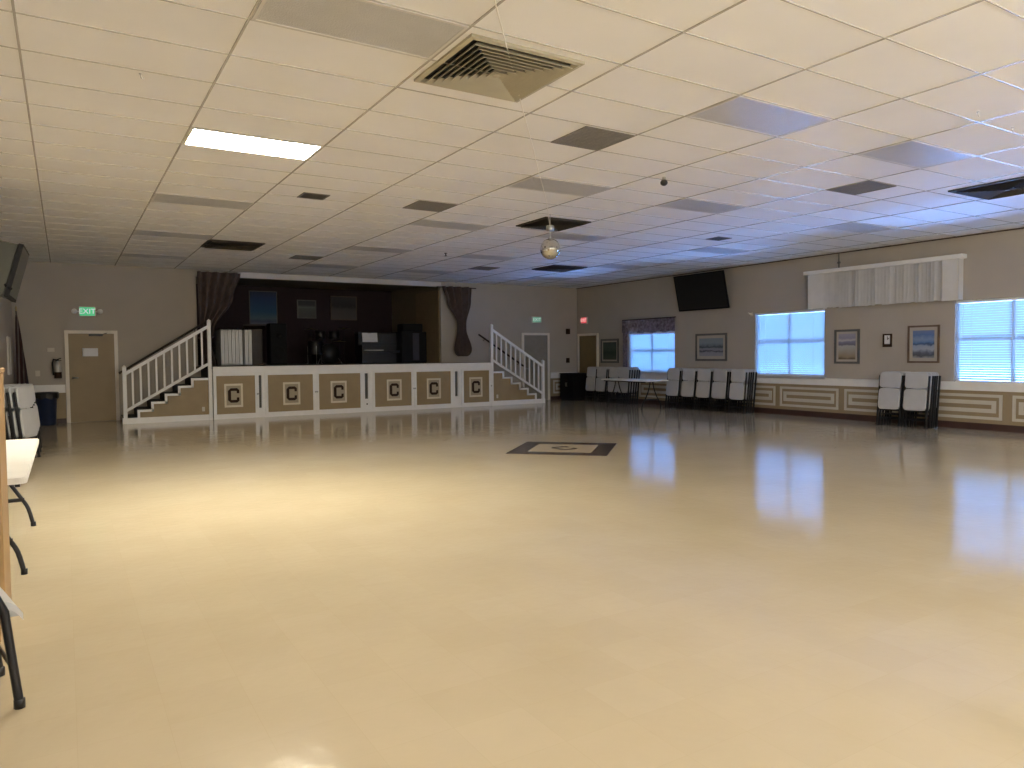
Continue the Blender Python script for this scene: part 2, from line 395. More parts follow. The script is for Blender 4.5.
# curtain valance and side panel on the far window
t = thing('window_valance', 'dark floral gathered valance above the far window', 'valance', (XR, 15.33, 1.99))
mb = MB(); NV = 90
pts0, pts1 = [], []
for k in range(NV+1):
    y = -1.06+2.12*k/NV; d = .085+.022*math.sin(k*1.15)+.01*math.sin(k*.43)
    pts0.append((-d, y, .36)); pts1.append((-d-.012*math.sin(k*1.15), y, .0+.02*math.sin(k*.3)))
vs = pts0+pts1+[(x+.006, y, z) for x, y, z in pts0]+[(x+.006, y, z) for x, y, z in pts1]; n = NV+1
fs = []
for k in range(NV): fs += [(k, k+1, n+k+1, n+k), (2*n+k, 3*n+k, 3*n+k+1, 2*n+k+1), (k, 2*n+k, 2*n+k+1, k+1), (n+k, n+k+1, 3*n+k+1, 3*n+k)]
mb.add(vs, fs, 0, True); mb.build('pleated_cloth', M['valance'], t)
mb = MB(); mb.tube([(-.07, -1.08, .375), (-.07, 1.08, .375)], .014, 8)
for y in (-1.0, 1.0): mb.box(-.07, y-.01, .365, 0, y+.01, .385)
mb.build('rod', M['handrail'], t)
t2 = MB(); pts = []
for k in range(25):
    y = -.10+.20*k/24; pts.append((-.05-.02*math.sin(k*1.3), y))
vs = [(x, y, z) for z in (0, 1.25) for x, y in pts]+[(x+.006, y, z) for z in (0, 1.25) for x, y in pts]
n = 25; fs = []
for k in range(n-1): fs += [(k, k+1, n+k+1, n+k), (2*n+k, 3*n+k, 3*n+k+1, 2*n+k+1)]
t2.add(vs, fs, 0, True)
tag(t2.build('side_drape', M['valance'], None, (XR, 16.32, .86)), 'narrow dark floral drape hanging left of the far window', 'drape')

# vertical blind over the middle of the window wall
t = thing('vertical_blind', 'wide white vertical vane blind high on the window wall above two pictures', 'blind', (XR, 8.61, 2.33))
mb = MB(); mb.bbox(-.17, -1.63, .735, 0, 1.66, .815, .008); mb.build('headrail', M['white'], t)
mb = MB(); mb.box(-.155, -1.57, -.01, -.151, -1.28, .74); mb.box(-.155, -1.57, 0, 0, -1.565, .74); mb.build('end_panel', M['vane'], t)
mb = MB(); mb.box(-.155, 1.16, -.0, -.151, 1.55, .74); mb.box(-.155, 1.545, 0, 0, 1.55, .74); mb.build('end_panel', M['vane'], t)
mb = MB()
y = -1.30
while y < 1.19:
    wv = .089; an = math.radians(random.choice((70, 76, 80, 84))+random.uniform(-5, 5)); c_, s_ = math.cos(an), math.sin(an)
    zb = random.uniform(-.012, .012)
    for q in range(1):
        P = [(-.125-c_*wv/2, y-s_*wv/2), (-.125+.004, y), (-.125+c_*wv/2, y+s_*wv/2)]
        vs = [(px, py, z) for z in (zb, .74) for px, py in P]; vs += [(px-.002, py, z) for px, py, z in vs]
        mb.add(vs, [(0, 1, 4, 3), (1, 2, 5, 4), (6, 9, 10, 7), (7, 10, 11, 8), (0, 3, 9, 6), (2, 8, 11, 5), (0, 6, 7, 1), (1, 7, 8, 2)], 0)
    y += .072
mb.build('vanes', M['vane'], t)
mb = MB(); mb.tube([(-.16, -1.55, .70), (-.162, -1.55, -.06)], .004, 6); mb.build('pull_chain', M['cordwhite'], t)

# rod brackets beside the windows
for (y, z, lb) in [(11.80, 2.315, 'small pale rod bracket at the top corner of the middle window'), (7.24, 2.40, 'small white rod bracket between vertical vanes and nearest window')]:
    t = thing('curtain_rod_bracket', lb, 'bracket', (XR, y, z))
    mb = MB(); mb.bbox(-.012, -.03, -.05, 0, .03, .05, .003); mb.build('plate', M['cream'], t)
    mb = MB(); mb.tube([(-.01, 0, 0), (-.09, 0, .0), (-.10, 0, .02)], .012, 8); mb.lathe([(0, -.02), (.02, -.012), (.026, 0), (.02, .012), (0, .02)], (-.10, 0, .02), 12); mb.build('hook', M['cream'], t)
t = thing('conduit', 'thin dark conduit running up the wall above the vertical vanes', 'conduit', (XR, 9.52, 3.15))
mb = MB(); mb.tube([(-.014, 0, 0), (-.014, 0, HC-3.15-.025)], .014, 8); mb.build('pipe', M['frame_grey'], t)
mb = MB(); mb.bbox(-.03, -.03, .10, 0, .03, .14, .004); mb.build('clamp', M['frame_grey'], t)

# ------------------------------------------------------------------ doors
def door(name, label, plane, a0, a1, ztop, leafm, extras=None):
    """door with frame; plane 'B' = back wall (X range), 'R' = right wall (Y range)"""
    root = bpy.data.objects.new(name, None); C.objects.link(root); struct(root, label, 'door')
    fn = fnB if plane == 'B' else fnR
    fw = .07
    f = MB(); wall_slab(f, a0, a1, 0, ztop, [(a0+fw, a1-fw, -1, ztop-fw)], fn, 0, .045); f.build('door_frame', M['doorframe'], root)
    l = MB(); l.prism([(a0+fw, .008), (a1-fw, .008), (a1-fw, ztop-fw), (a0+fw, ztop-fw)], fn, 0, .02); l.build('door_leaf', leafm, root)
    hx = a0+fw+.06 if plane == 'R' else a0+fw+.07
    h = MB(); h.tube([fn(hx, .98, .02), fn(hx, .98, .06), fn(hx+.10, .98, .065)], .011, 8); h.lathe([(.028, 0), (.028, .008), (.0, .009)], fn(hx, .98, .02), 12, axis='y' if plane == 'B' else 'x')
    h.build('handle', M['steel'], root)
    return root
door('door_1', 'tan flush door with white paper left of the stage', 'B', .01, 1.03, 2.02, M['tandoor'])
door('door_2', 'dim taupe door behind the right stage stairs', 'B', 11.78, 12.78, 2.06, mat('taupe_door', (.26, .235, .19), .5))
door('door_3', 'dark olive door at the far end of the window wall', 'R', 17.60, 18.62, 2.04, mat('olive_door', (.17, .125, .055), .5))
# door closer on the left door
t = thing('door_closer', 'dark door closer at the top of the left tan door', 'door closer', (.62, YB-.02, 1.925))
mb = MB(); mb.bbox(-.15, -.05, -.03, .12, 0, .02, .006); mb.build('closer_body', M['blackmetal'], t)
mb = MB(); mb.tube([(.08, -.03, .0), (.16, -.075, .028), (.2, -.03, .04)], .007, 6); mb.build('arm', M['blackmetal'], t)
mb = MB(); mb.box(-.15, -.002, -.09, .15, 0, .09)
for k in range(4): mb.box(-.15, -.003, -.06, -.13, -.002, .06)
tag(mb.build('paper_notice', M['paper'], None, (.49, YB-.022, 1.54)), 'white paper notice taped on the left tan door', 'notice')

# door in the stage side wall
mb = MB(); mb.box(-.03, -.82, 0, 0, .82, 2.08)
t = bpy.data.objects.new('door_4', None); C.objects.link(t); t.location = (OX1-.001, 19.55, ZS); struct(t, 'tan door in the side wall of the stage', 'door')
mb = MB(); mb.bbox(-.03, -.78, .005, 0, .78, 2.06, .004); mb.build('door_leaf', mat('stage_tan_door', (.25, .185, .10), .5), t)
mb = MB(); mb.tube([(-.03, .66, .95), (-.08, .66, .95), (-.085, .56, .95)], .011, 8); mb.build('handle', M['steel'], t)

# ------------------------------------------------------------------ ceiling lights & vents
def ceil_light(ci, rj, lit, label):
    x0 = GX+ci*TX; y0 = GY+rj*TY
    t = thing('ceiling_light', label, 'ceiling light', (x0+TX/2, y0+TY/2, HC), group='fluorescent ceiling panels')
    hx, hy = TX/2-.012, TY/2-.010
    f = MB(); wall_slab(f, -hx, hx, -hy, hy, [(-hx+.022, hx-.022, -hy+.022, hy-.022)], lambda a, b, d: (a, b, d), -.010, -.001); f.build('frame', M['fixture'], t)
    d = MB(); d.box(-hx+.022, -hy+.022, -.007, hx-.022, hy-.022, -.002); d.build('lens', M['lit'] if lit else M['diffuser'], t)
ordr = {-2: 'nearest row', 3: 'second row', 8: 'third row', 13: 'fourth row', 18: 'row nearest the stage'}
coln = {1: 'column nearest the left wall', 4: 'second column from the left', 6: 'third column from the left', 9: 'column beside the windows'}
for r in (-2, 3, 8, 13, 18):
    for c in (1, 4, 6, 9):
        if (r, c) == (3, 1): ceil_light(c, r, True, 'brightly lit warm white ceiling panel, the only one switched on')
        elif (r, c) == (-2, 9): continue
        else: ceil_light(c, r, False, 'unlit ceiling panel, %s, %s' % (ordr[r], coln[c]))
def pendant(x, y, label):  # unseen globes, added to lift the light on ceiling and floor
    t = thing('added_fill_lamp', label, 'added fill lamp', (x, y, HC), group='added fill globes')
    mb = MB(); mb.lathe([(.06, -.001), (.06, -.02), (.015, -.03)], (0, 0, 0), 16); mb.build('ceiling_rose', M['steel'], t)
    mb = MB(); mb.tube([(0, 0, -.02), (0, 0, -.72)], .006, 6); mb.build('stem', M['steel'], t)
    mb = MB(); mb.lathe([(0, -1.02), (.06, -1.01), (.12, -.96), (.15, -.87), (.13, -.79), (.08, -.73), (.04, -.71)], (0, 0, 0), 24); mb.build('globe', M['globe'], t)
M['globe'] = emit('fill_globe_glow', (1.0, .98, .90), 450.0)
pendant(2.2, -2.8, 'left added fill globe behind the viewpoint'); pendant(5.2, -2.8, 'middle added fill globe behind the viewpoint'); pendant(8.2, -2.8, 'right added fill globe behind the viewpoint')

def diffuser_vent(cx, cy, s, dark, label):
    t = thing('air_diffuser', label, 'air vent', (cx, cy, HC), group='large square air diffusers')
    fm = M['ventbrown'] if dark else M['vent']
    f = MB(); h = s/2
    prof = [(h, -.001), (h, -.02), (h-.03, -.026), (h-.042, -.012), (h-.055, -.002)]
    def sq(mb, prof, mi=0):
        vs = []
        for r, z in prof: vs += [(-r, -r, z), (r, -r, z), (r, r, z), (-r, r, z)]
        fs = []
        for i in range(len(prof)-1):
            for k in range(4): fs.append((i*4+k, i*4+(k+1) % 4, (i+1)*4+(k+1) % 4, (i+1)*4+k))
        mb.add(vs, fs, mi)
    sq(f, prof); f.build('frame', fm, t)
    b = MB(); b.box(-h+.05, -h+.05, -.0015, h-.05, h-.05, -.0005); b.build('plenum', M['ventdark'], t)
    c = MB(); n = 8; r = h-.06
    step = r/(n+.3)
    for k in range(n):
        ro = r-k*step
        sq(c, [(ro-step*.62, -.004), (ro, -.040), (ro-.004, -.042), (ro-step*.62-.004, -.006)])
    rr = r-n*step+.01
    c.box(-rr, -rr, -.04, rr, rr, -.036)
    c.build('cones', fm, t)
diffuser_vent(2.745, 4.66, .91, False, 'large square louvred air diffuser overhead, nearest to the viewer')
diffuser_vent(6.66, 9.60, .86, True, 'dark square air diffuser above the mirror ball')
diffuser_vent(10.27, 4.70, .96, True, 'dark square air diffuser at the right edge near the windows')
diffuser_vent(10.20, 14.45, .96, True, 'dark square air diffuser beyond the mirror ball')
diffuser_vent(2.70, 14.25, .96, True, 'dark square air diffuser near the left curtain of the stage')
def grille(cx, cy, sx, sy, label, m, group='square ceiling return grilles'):
    t = thing('return_grille', label, 'air vent', (cx, cy, HC), group=group)
    hx, hy = sx/2, sy/2
    f = MB(); wall_slab(f, -hx, hx, -hy, hy, [(-hx+.018, hx-.018, -hy+.018, hy-.018)], lambda a, b, d: (a, b, d), -.010, -.0005); f.build('frame', M['filter'], t)
    d = MB(); n = max(4, int(sy/.04))
    d.box(-hx+.018, -hy+.018, -.003, hx-.018, hy-.018, -.001)
    for k in range(n):
        y = -hy+.03+(sy-.06)*k/(n-1); d.box(-hx+.018, y-.005, -.008, hx-.018, y+.003, -.003)
    d.build('louvres', m, t)
grille(GX+3.76*TX, GY+.5*TY+.02, .58, .57, 'grey square return grille in front of the large louvred diffuser', M['filter'])
grille(GX+3.76*TX, GY+6.5*TY+.02, .58, .57, 'grey square return grille in the second bay left of the mirror ball', M['filter'])
grille(GX+7.25*TX, GY+.5*TY, .58, .57, 'grey square return grille near the windows', M['filter'])
grille(GX+7.23*TX, GY+16.4*TY, .58, .57, 'grey square return grille close to the right curtain', M['filter'])
grille(GX+3.76*TX, GY+16.5*TY, .58, .57, 'grey square return grille close to the stage header', M['filter'])
grille(GX+2.46*TX, GY+6.76*TY, .34, .32, 'small brown ceiling vent beyond the lit panel', M['ventbrown'], 'small ceiling vents')
grille(GX+8.5*TX, GY+6.68*TY, .34, .32, 'small dark ceiling vent near the window wall', M['ventbrown'], 'small ceiling vents')

# mirror ball
t = thing('mirror_ball', 'mirror ball hanging over the dance floor emblem', 'mirror ball', (6.19, 9.0, 2.97))
bm = bmesh.new(); bmesh.ops.create_uvsphere(bm, u_segments=36, v_segments=20, radius=.152)
mb = MB(); mb.add([v.co[:] for v in bm.verts], [[v.index for v in f.verts] for f in bm.faces]); bm.free()
mb.build('ball', M['mirror'], t)
mb = MB(); mb.tube([(0, 0, .15), (0, 0, .27)], .012, 8); mb.lathe([(.03, .148), (.03, .165), (.012, .17)], (0, 0, 0), 12); mb.build('shaft', M['steel'], t)
mb = MB(); mb.lathe([(.055, .27), (.06, .28), (.06, .33), (.05, .345), (0, .346)], (0, 0, 0), 16); mb.build('motor', M['steel'], t)
mb = MB(); mb.tube([(0, 0, .345), (0, 0, HC-2.97)], .006, 6); mb.build('hanging_rod', M['steel'], t)
mb = MB(); P0, P1 = Vector((1.75, 3.15, HC-.02)), Vector((6.15, 8.95, 3.30))
pts = []
for k in range(25):
    u = k/24; p = P0.lerp(P1, u); p.z = HC-.012-.02*math.sin(u*PI*4)**2 if u < .85 else HC-.012-(HC-.012-3.3)*((u-.85)/.15)**1.5
    pts.append(p)
mb.tube(pts, .0045, 6); tag(mb.build('power_cord', M['cordwhite']), 'thin white cord strung along the ceiling to the mirror ball', 'cord')
# dome camera and small hooks
t = thing('ceiling_camera', 'small black dome camera hanging from the ceiling above the dance floor', 'camera', (6.065, 6.455, HC))
mb = MB(); mb.lathe([(.022, 0), (.022, -.03), (.012, -.035)], (0, 0, 0), 14); mb.build('mount', M['steel'], t)
mb = MB(); mb.lathe([(.0, -.028), (.03, -.035), (.044, -.06), (.04, -.085), (.022, -.1), (0, -.106)], (0, 0, 0), 18); mb.build('dome', M['blackgloss'], t)
t = thing('sprinkler_head', 'small dark sprinkler head on the ceiling in front of the stage', 'sprinkler', (6.66, 13.42, HC))
mb = MB(); mb.lathe([(.035, -.001), (.035, -.008), (.012, -.012), (.012, -.05), (.03, -.055), (.03, -.06), (0, -.061)], (0, 0, 0), 14); mb.build('head_body', M['blackmetal'], t)
for (x, y, lb) in [(.53, 6.0, 'tiny ceiling hook between the tiles left of the lit panel'), (6.79, 3.35, 'tiny ceiling hook by the pale grid bars at upper right'), (7.55, 3.42, 'tiny ceiling hook near the right edge of the ceiling'), (4.72, 7.2, 'tiny ceiling hook by the unlit panel before the mirror ball')]:
    mb = MB(); mb.lathe([(.012, -.006), (.012, -.009), (.003, -.011)], (0, 0, 0), 10)
    mb.tube([(0, 0, -.008), (0, 0, -.03), (.012, 0, -.045), (.02, 0, -.03)], .0035, 6)
    tag(mb.build('ceiling_hook', M['steel'], None, (x, y, HC)), lb, 'hook', 'ceiling hooks')

# ------------------------------------------------------------------ stage
stage = thing('stage', 'white panelled wooden stage with tan doors under the opening', 'stage', (0, YS, 0))
sx0, sx1 = 2.83, 10.03
def fnS(a, z, d): return (a, -d, z)
mb = MB(); mb.box(sx0, .03, ZS-.05, sx1, YB-YS, ZS); mb.box(OX0-.1, YB-YS+.0, ZS-.06, OX1+.1, YR-YS, ZS); mb.build('deck', M['deck'], stage)
mb = MB(); mb.bbox(sx0, -.01, 1.045, sx1, .03, 1.19, .005); mb.bbox(sx0, -.03, 1.165, sx1, .03, 1.192, .005); mb.build('nosing', M['white'], stage)
# fascia with slots
holes = [(3.825, 3.885, .22, .98), (6.39, 6.48, .33, .97), (8.915, 9.005, .30, .97)]
mb = MB(); wall_slab(mb, sx0, sx1, 0, 1.045, holes, fnS, -.05, 0); mb.build('fascia', M['white'], stage)
mb = MB(); mb.box(sx0, .055, 0, sx1, .06, 1.0); mb.build('backing', M['shadowgap'], stage)
mb = MB(); mb.lathe([(.02, 0), (.022, .006), (0, .007)], (6.44, -.001, .20), 12, axis='y'); mb.build('cord_hole', M['brown'], stage)
def letter_c(mb, ax, az, w, h, fn, d0, d1, mi=0):
    """block letter C, octagonal with slab ends"""
    k = .27*w; t = .27*w; c = .24*w; x0, x1, z0, z1 = ax-w/2, ax+w/2, az-h/2, az+h/2
    te = .36*h
    polys = [
        [(x0, z0+c), (x0+t, z0+c+.02*h), (x0+t, z1-c-.02*h), (x0, z1-c)],
        [(x0, z1-c), (x0+t, z1-c-.02*h), (x0+t+.04*w, z1-t*.95), (x0+c, z1)],
        [(x0+c, z1), (x0+t+.04*w, z1-t*.95), (x1-t*.9, z1-t*.95), (x1-c*.8, z1)],
        [(x1-c*.8, z1), (x1-t*.9, z1-t*.95), (x1-t*.8, z1-te), (x1, z1-te), (x1, z1-c*.7)],
        [(x0+t, z0+c+.02*h), (x0, z0+c), (x0+c, z0), (x0+t+.04*w, z0+t*.95)],
        [(x0+t+.04*w, z0+t*.95), (x0+c, z0), (x1-c*.8, z0), (x1-t*.9, z0+t*.95)],
        [(x1-t*.9, z0+t*.95), (x1-c*.8, z0), (x1, z0+c*.7), (x1, z0+te), (x1-t*.8, z0+te)]]
    for p in polys: mb.prism(p, fn, d0, d1, mi)
def stage_door(a0, a1, ac, knob_side, label):
    z0, z1 = .06, 1.03
    ca = (a0+a1)/2
    d = bpy.data.objects.new('cabinet_door', None); C.objects.link(d); d.parent = stage; d['label'] = label
    f = MB(); wall_slab(f, a0, a1, z0, z1, [(a0+.065, a1-.065, z0+.055, z1-.05)], fnS, .002, .026); f.build('door_rim', M['white'], d)
    p = MB(); p.prism([(a0+.06, z0+.05), (a1-.06, z0+.05), (a1-.06, z1-.045), (a0+.06, z1-.045)], fnS, .002, .012); p.build('door_panel', M['tan'], d)
    q = MB(); hw, z2, z3 = .20, .265, .80
    q.prism([(ac-hw, z2), (ac+hw, z2), (ac+hw, z3), (ac-hw, z3)], fnS, .012, .016); q.build('letter_square', M['lettertile'], d)
    r = MB(); wall_slab(r, ac-hw, ac+hw, z2, z3, [(ac-hw+.042, ac+hw-.042, z2+.045, z3-.045)], fnS, .012, .024); r.build('letter_rim', M['letterrim'], d)
    l = MB(); letter_c(l, ac, (z2+z3)/2, .245, .33, fnS, .016, .022); l.build('letter', M['brown'], d)
    k = MB(); kx = a1-.012 if knob_side > 0 else a0+.012
    k.lathe([(.008, 0), (.008, -.02), (.02, -.028), (.022, -.036), (.012, -.044), (0, -.045)], (kx, -.024, .555), 12, axis='y')
    k.build('knob', M['steel'], d)
stage_door(2.80+.03, 3.80, 3.262, 1, 'tan stage door beside the left stairs')
stage_door(3.96, 5.145, 4.57, 1, 'second tan stage door from the left stairs')
stage_door(5.160, 6.33, 5.712, -1, 'third tan stage door from the left stairs')
stage_door(6.58, 7.705, 7.165, 1, 'third tan stage door from the right stairs')
stage_door(7.72, 8.84, 8.278, -1, 'second tan stage door from the right stairs')
stage_door(9.10, 10.02, 9.54, 1, 'tan stage door beside the right stairs')

def stairs(name, label, mir, xo, rail_label):
    """local x: 0 at the foot's outer post, rises towards +x to the stage at x=1.72; y=0 front, +y to the wall"""
    root = thing(name, label, 'stairs', (xo, YS, 0))
    S = -1 if mir else 1
    run = .272; rise = ZS/6; xs = [.13+.27*i for i in range(6)]; L = 1.735
    W = YB-YS-.06
    def X(x): return S*x
    steps = [(.04, .28, .13), (.28, .55, .293), (.55, .82, .456), (.82, 1.09, .62), (1.09, 1.36, .783), (1.36, 1.735, .946)]
    tr = MB()
    for x0, x1, z1 in steps: tr.box(X(x0-.02), .06, z1-.035, X(x1+.005), W, z1)
    tr.build('treads', M['deck'], root)
    rs = MB(); zp = 0
    for x0, x1, z1 in steps: rs.box(X(x0), .06, zp+.002, X(x0+.02), W, z1-.035); zp = z1
    rs.box(X(1.715), .06, .9, X(1.735), W, 1.14)
    rs.build('risers', M['deck'], root)
    fn = lambda a, z, d: (X(a), d, z)
    # tan skirt under the white zigzag stringer
    sk = MB()
    for x0, x1, z1 in steps[1:]: sk.prism([(x0, 0), (x1, 0), (x1, z1-.04), (x0, z1-.04)], fn, .03, .05)
    sk.build('skirt_panel', M['tan'], root)
    st = MB(); w = .05; zp = .13
    for x0, x1, z1 in steps[1:]:
        st.prism([(x0-.015, z1-w), (min(x1+.035, 1.735), z1-w), (min(x1+.035, 1.735), z1), (x0-.015, z1)], fn, 0, .055)
        st.prism([(x0-.015, zp-w), (x0+.035, zp-w), (x0+.035, z1-w), (x0-.015, z1-w)], fn, 0, .055); zp = z1
    st.prism([(-.02, 0), (L, 0), (L, .125), (-.02, .125)], fn, -.012, .05)
    st.build('stringer', M['white'], root)
    for nm, x, h in (('newel_post', .0, 1.21), ('newel_post', 1.70, 2.22)):
        p = MB(); p.bbox(min(X(x), X(x+.075)), -.02, 0, max(X(x), X(x+.075)), .055, h, .006)
        cx = X(x+.0375); p.add([(cx-.045, -.027, h), (cx+.045, -.027, h), (cx+.045, .062, h), (cx-.045, .062, h), (cx, .0175, h+.045)], [(0, 1, 4), (1, 2, 4), (2, 3, 4), (3, 0, 4), (3, 2, 1, 0)])
        p.build(nm, M['white'], root)
    x0, x1 = .075, 1.70
    zt0, zt1, zb0, zb1 = 1.09, 2.09, .29, 1.25
    hr = MB(); hr.prism([(x0, zt0-.045), (x1, zt1-.045), (x1, zt1+.03), (x0, zt0+.03)], fn, -.015, .045); hr.build('handrail', M['white'], root)
    br = MB(); br.prism([(x0, zb0-.03), (x1, zb1-.03), (x1, zb1+.035), (x0, zb0+.035)], fn, -.012, .042); br.build('bottom_rail', M['white'], root)
    nb = 10
    for k in range(nb):
        u = (k+.75)/(nb+.5); x = x0+(x1-x0)*u
        z0 = zb0+(zb1-zb0)*u+.02; z1 = zt0+(zt1-zt0)*u-.035
        b = MB(); b.bbox(X(x)-.019, -.004, z0, X(x)+.019, .034, z1, .004); b.build('baluster', M['white'], root)
    ob = MB(); ob.bbox(X(1.58)-.03, -.012, .20, X(1.58)+.03, 0, .30, .004)
    ob.build('outlet_plate', M['plate'], root)
    # dark wall rail
    wr = thing('wall_handrail', rail_label, 'handrail', (xo, YB, 0))
    h = MB(); h.tube([(X(.0), -.07, 1.06), (X(1.53 if mir else 1.82), -.07, 2.0 if mir else 2.225)], .026, 10); h.build('rail', M['handrail'], wr)
    for u in (.12, .5, .88):
        bx, bz = (1.53 if mir else 1.82)*u, 1.06+(.94 if mir else 1.165)*u
        q = MB(); q.tube([(X(bx), -.07, bz-.015), (X(bx), -.06, bz-.06), (X(bx), 0, bz-.07)], .008, 6); q.build('rail_bracket', M['handrail'], wr)
stairs('staircase', 'white railed steps to the stage beside the left tan door', False, 1.035, 'dark wooden wall rail above the left stage steps')
stairs('staircase', 'white railed steps to the stage at the right end by the far door', True, 11.80, 'dark wooden wall rail behind the right stage steps')

# curtains
def curtain(name, label, secs, loc, folds=9):
    """secs: (z, x0, x1, depth) from top down; pleats run down the cloth"""
    t = thing(name, label, 'curtain', loc)
    mb = MB(); n = 72; rows = []
    import bisect
    Z = [s[0] for s in secs]
    R = 40
    for i in range(R+1):
        z = Z[0]+(Z[-1]-Z[0])*i/R
        for j in range(len(secs)-1):
            if secs[j][0] >= z >= secs[j+1][0]-1e-6:
                u = (secs[j][0]-z)/(secs[j][0]-secs[j+1][0]); u = u*u*(3-2*u)
                a0 = secs[j][1]*(1-u)+secs[j+1][1]*u; a1 = secs[j][2]*(1-u)+secs[j+1][2]*u; dd = secs[j][3]*(1-u)+secs[j+1][3]*u; break
        row = []
        for k in range(n+1):
            v = k/n; row.append((a0+(a1-a0)*v, -dd*(.55+.45*math.sin(v*folds*2*PI+.6*math.sin(5*v)+.02*i)), z))
        rows.append(row)
    vs = [p for r in rows for p in r]; off = len(vs); vs += [(x, y+.008, z) for x, y, z in vs]
    fs = []
    for i in range(R):
        for k in range(n):
            a = i*(n+1)+k; b = a+n+1
            fs += [(a, a+1, b+1, b), (off+a, off+b, off+b+1, off+a+1)]
    mb.add(vs, fs, 0, True); mb.build('drape', M['curtain'], t)
    return t
t = curtain('stage_curtain', 'brown stage curtain gathered at the left side of the opening', [(3.425, 0, .98, .17), (2.85, 0, .80, .19), (2.05, .02, .36, .18), (1.75, .05, .27, .16), (1.205, .02, .40, .16)], (2.71, YB-.05, 0), 5)
mb = MB(); mb.tube([(.0, -.02, 1.86), (.1, -.17, 1.86), (.32, -.12, 1.88), (.34, -.0, 1.9)], .018, 8); mb.build('tieback', M['curtain'], t)
t = curtain('stage_curtain', 'brown stage curtain tied into a bunch on the wall right of the opening', [(3.34, 0, .95, .18), (2.95, .12, .92, .19), (2.28, .45, .76, .16), (2.15, .45, .76, .15), (1.55, .32, .91, .2), (1.44, .36, .88, .17), (1.37, .48, .80, .09)], (9.08, YB-.05, 0), 4)
mb = MB(); mb.tube([(-.15, -.05, 3.32), (1.1, -.05, 3.32)], .016, 8); mb.build('curtain_rod', M['handrail'], t)

# ------------------------------------------------------------------ things on the stage
def folded_table():
    t = thing('folded_table', None, 'folded table')
    a = MB(); a.prism(rrect(.76, .88, .05, 4, 0, .45), lambda u, w, d: (d, u, w), -.036, -.002); a.build('table_half', M['tabletop'], t)
    a = MB(); a.prism(rrect(.76, .88, .05, 4, 0, .45), lambda u, w, d: (d, u, w), .002, .036); a.build('table_half', M['tabletop'], t)
    a = MB(); a.tube([(0, -.12, .90), (0, -.1, .935), (0, .1, .935), (0, .12, .90)], .009, 8); a.build('carry_handle', M['black'], t)
    return t
ft = folded_table()
ordn = ['first', 'second', 'third', 'fourth', 'fifth', 'sixth', 'seventh', 'eighth']
xs = [3.29, 3.375, 3.46, 3.545, 3.63, 3.715, 3.85, 3.94]
for i, x in enumerate(xs):
    o = ft if i == 0 else dup(ft)
    o.location = (x, 19.25, ZS); o.rotation_euler = (0, 0, 0)
    tag(o, 'white folded table on end on stage, %s from the left curtain' % ordn[i], 'folded table', 'folded tables on the stage')

t = thing('loudspeaker', 'tall black loudspeaker cabinet on stage below the blue poster', 'loudspeaker', (4.86, 20.0, ZS))
mb = MB(); mb.bbox(-.22, -.2, 0, .22, .2, 1.1, .015); mb.build('cabinet', M['black'], t)
mb = MB(); mb.bbox(-.20, -.215, .06, .20, -.2, 1.04, .005); mb.build('grille', M['grille'], t)
mb = MB(); mb.lathe([(.15, 0), (.15, -.01), (.12, -.004), (0, -.002)], (0, -.216, .35), 24, axis='y'); mb.lathe([(.07, 0), (.07, -.01), (0, -.003)], (0, -.216, .78), 20, axis='y'); mb.build('driver', M['grille'], t)
t = thing('lectern', 'dark wooden lectern on stage between folded tables and black loudspeaker', 'lectern', (4.33, 20.3, ZS))
mb = MB(); mb.bbox(-.25, -.2, 0, .25, .2, .06, .01); mb.bbox(-.2, -.15, .06, .2, .15, .95, .01); mb.build('body', M['darkwood'], t)
mb = MB(); mb.add([(-.28, -.2, 1.08), (.28, -.2, 1.08), (.28, .22, .94), (-.28, .22, .94), (-.28, -.2, 1.05), (.28, -.2, 1.05), (.28, .22, .91), (-.28, .22, .91)], [(0, 1, 2, 3), (7, 6, 5, 4), (0, 4, 5, 1), (1, 5, 6, 2), (2, 6, 7, 3), (3, 7, 4, 0)]); mb.build('reading_top', M['darkwood'], t)
# drums
t = thing('bass_drum', 'black bass drum with two mounted toms on the dark stage', 'drum', (6.42, 20.6, ZS))
mb = MB(); mb.lathe([(.27, -.22), (.285, -.21), (.285, -.17), (.27, -.17), (.27, .17), (.285, .17), (.285, .21), (.27, .22)], (0, 0, .29), 32, axis='y'); mb.build('shell', M['drumshell'], t)
mb = MB(); mb.lathe([(0, -.224), (.268, -.223)], (0, 0, .29), 32, axis='y'); mb.build('front_head', M['drumhead'], t)
for x in (-.2, .2):
    mb = MB(); mb.lathe([(0, -.11), (.145, -.11), (.15, -.09), (.14, -.08), (.14, .08), (.15, .09), (.145, .11), (0, .112)], (x, -.02, .82), 24); mb.tube([(x*.5, 0, .55), (x*.7, 0, .72)], .012, 8); mb.build('tom', M['drumshell'], t)
for x in (-.3, .3):
    mb = MB(); mb.tube([(x*.8, -.14, .2), (x*1.15, -.24, 0.006)], .01, 8); mb.build('spur', M['steel'], t)
t = thing('floor_tom', 'black floor tom drum left of the bass drum on stage', 'drum', (5.98, 20.3, ZS))
mb = MB(); mb.lathe([(0, .26), (.20, .26), (.21, .28), (.20, .30), (.20, .60), (.21, .62), (.20, .64), (0, .642)], (0, 0, 0), 28); mb.build('shell', M['drumshell'], t)
for k in range(3):
    a = k*2*PI/3+.4; mb = MB(); mb.tube([(.215*math.cos(a), .215*math.sin(a), .5), (.215*math.cos(a), .215*math.sin(a), .02), (.25*math.cos(a), .25*math.sin(a), .005)], .008, 6); mb.build('leg', M['steel'], t)
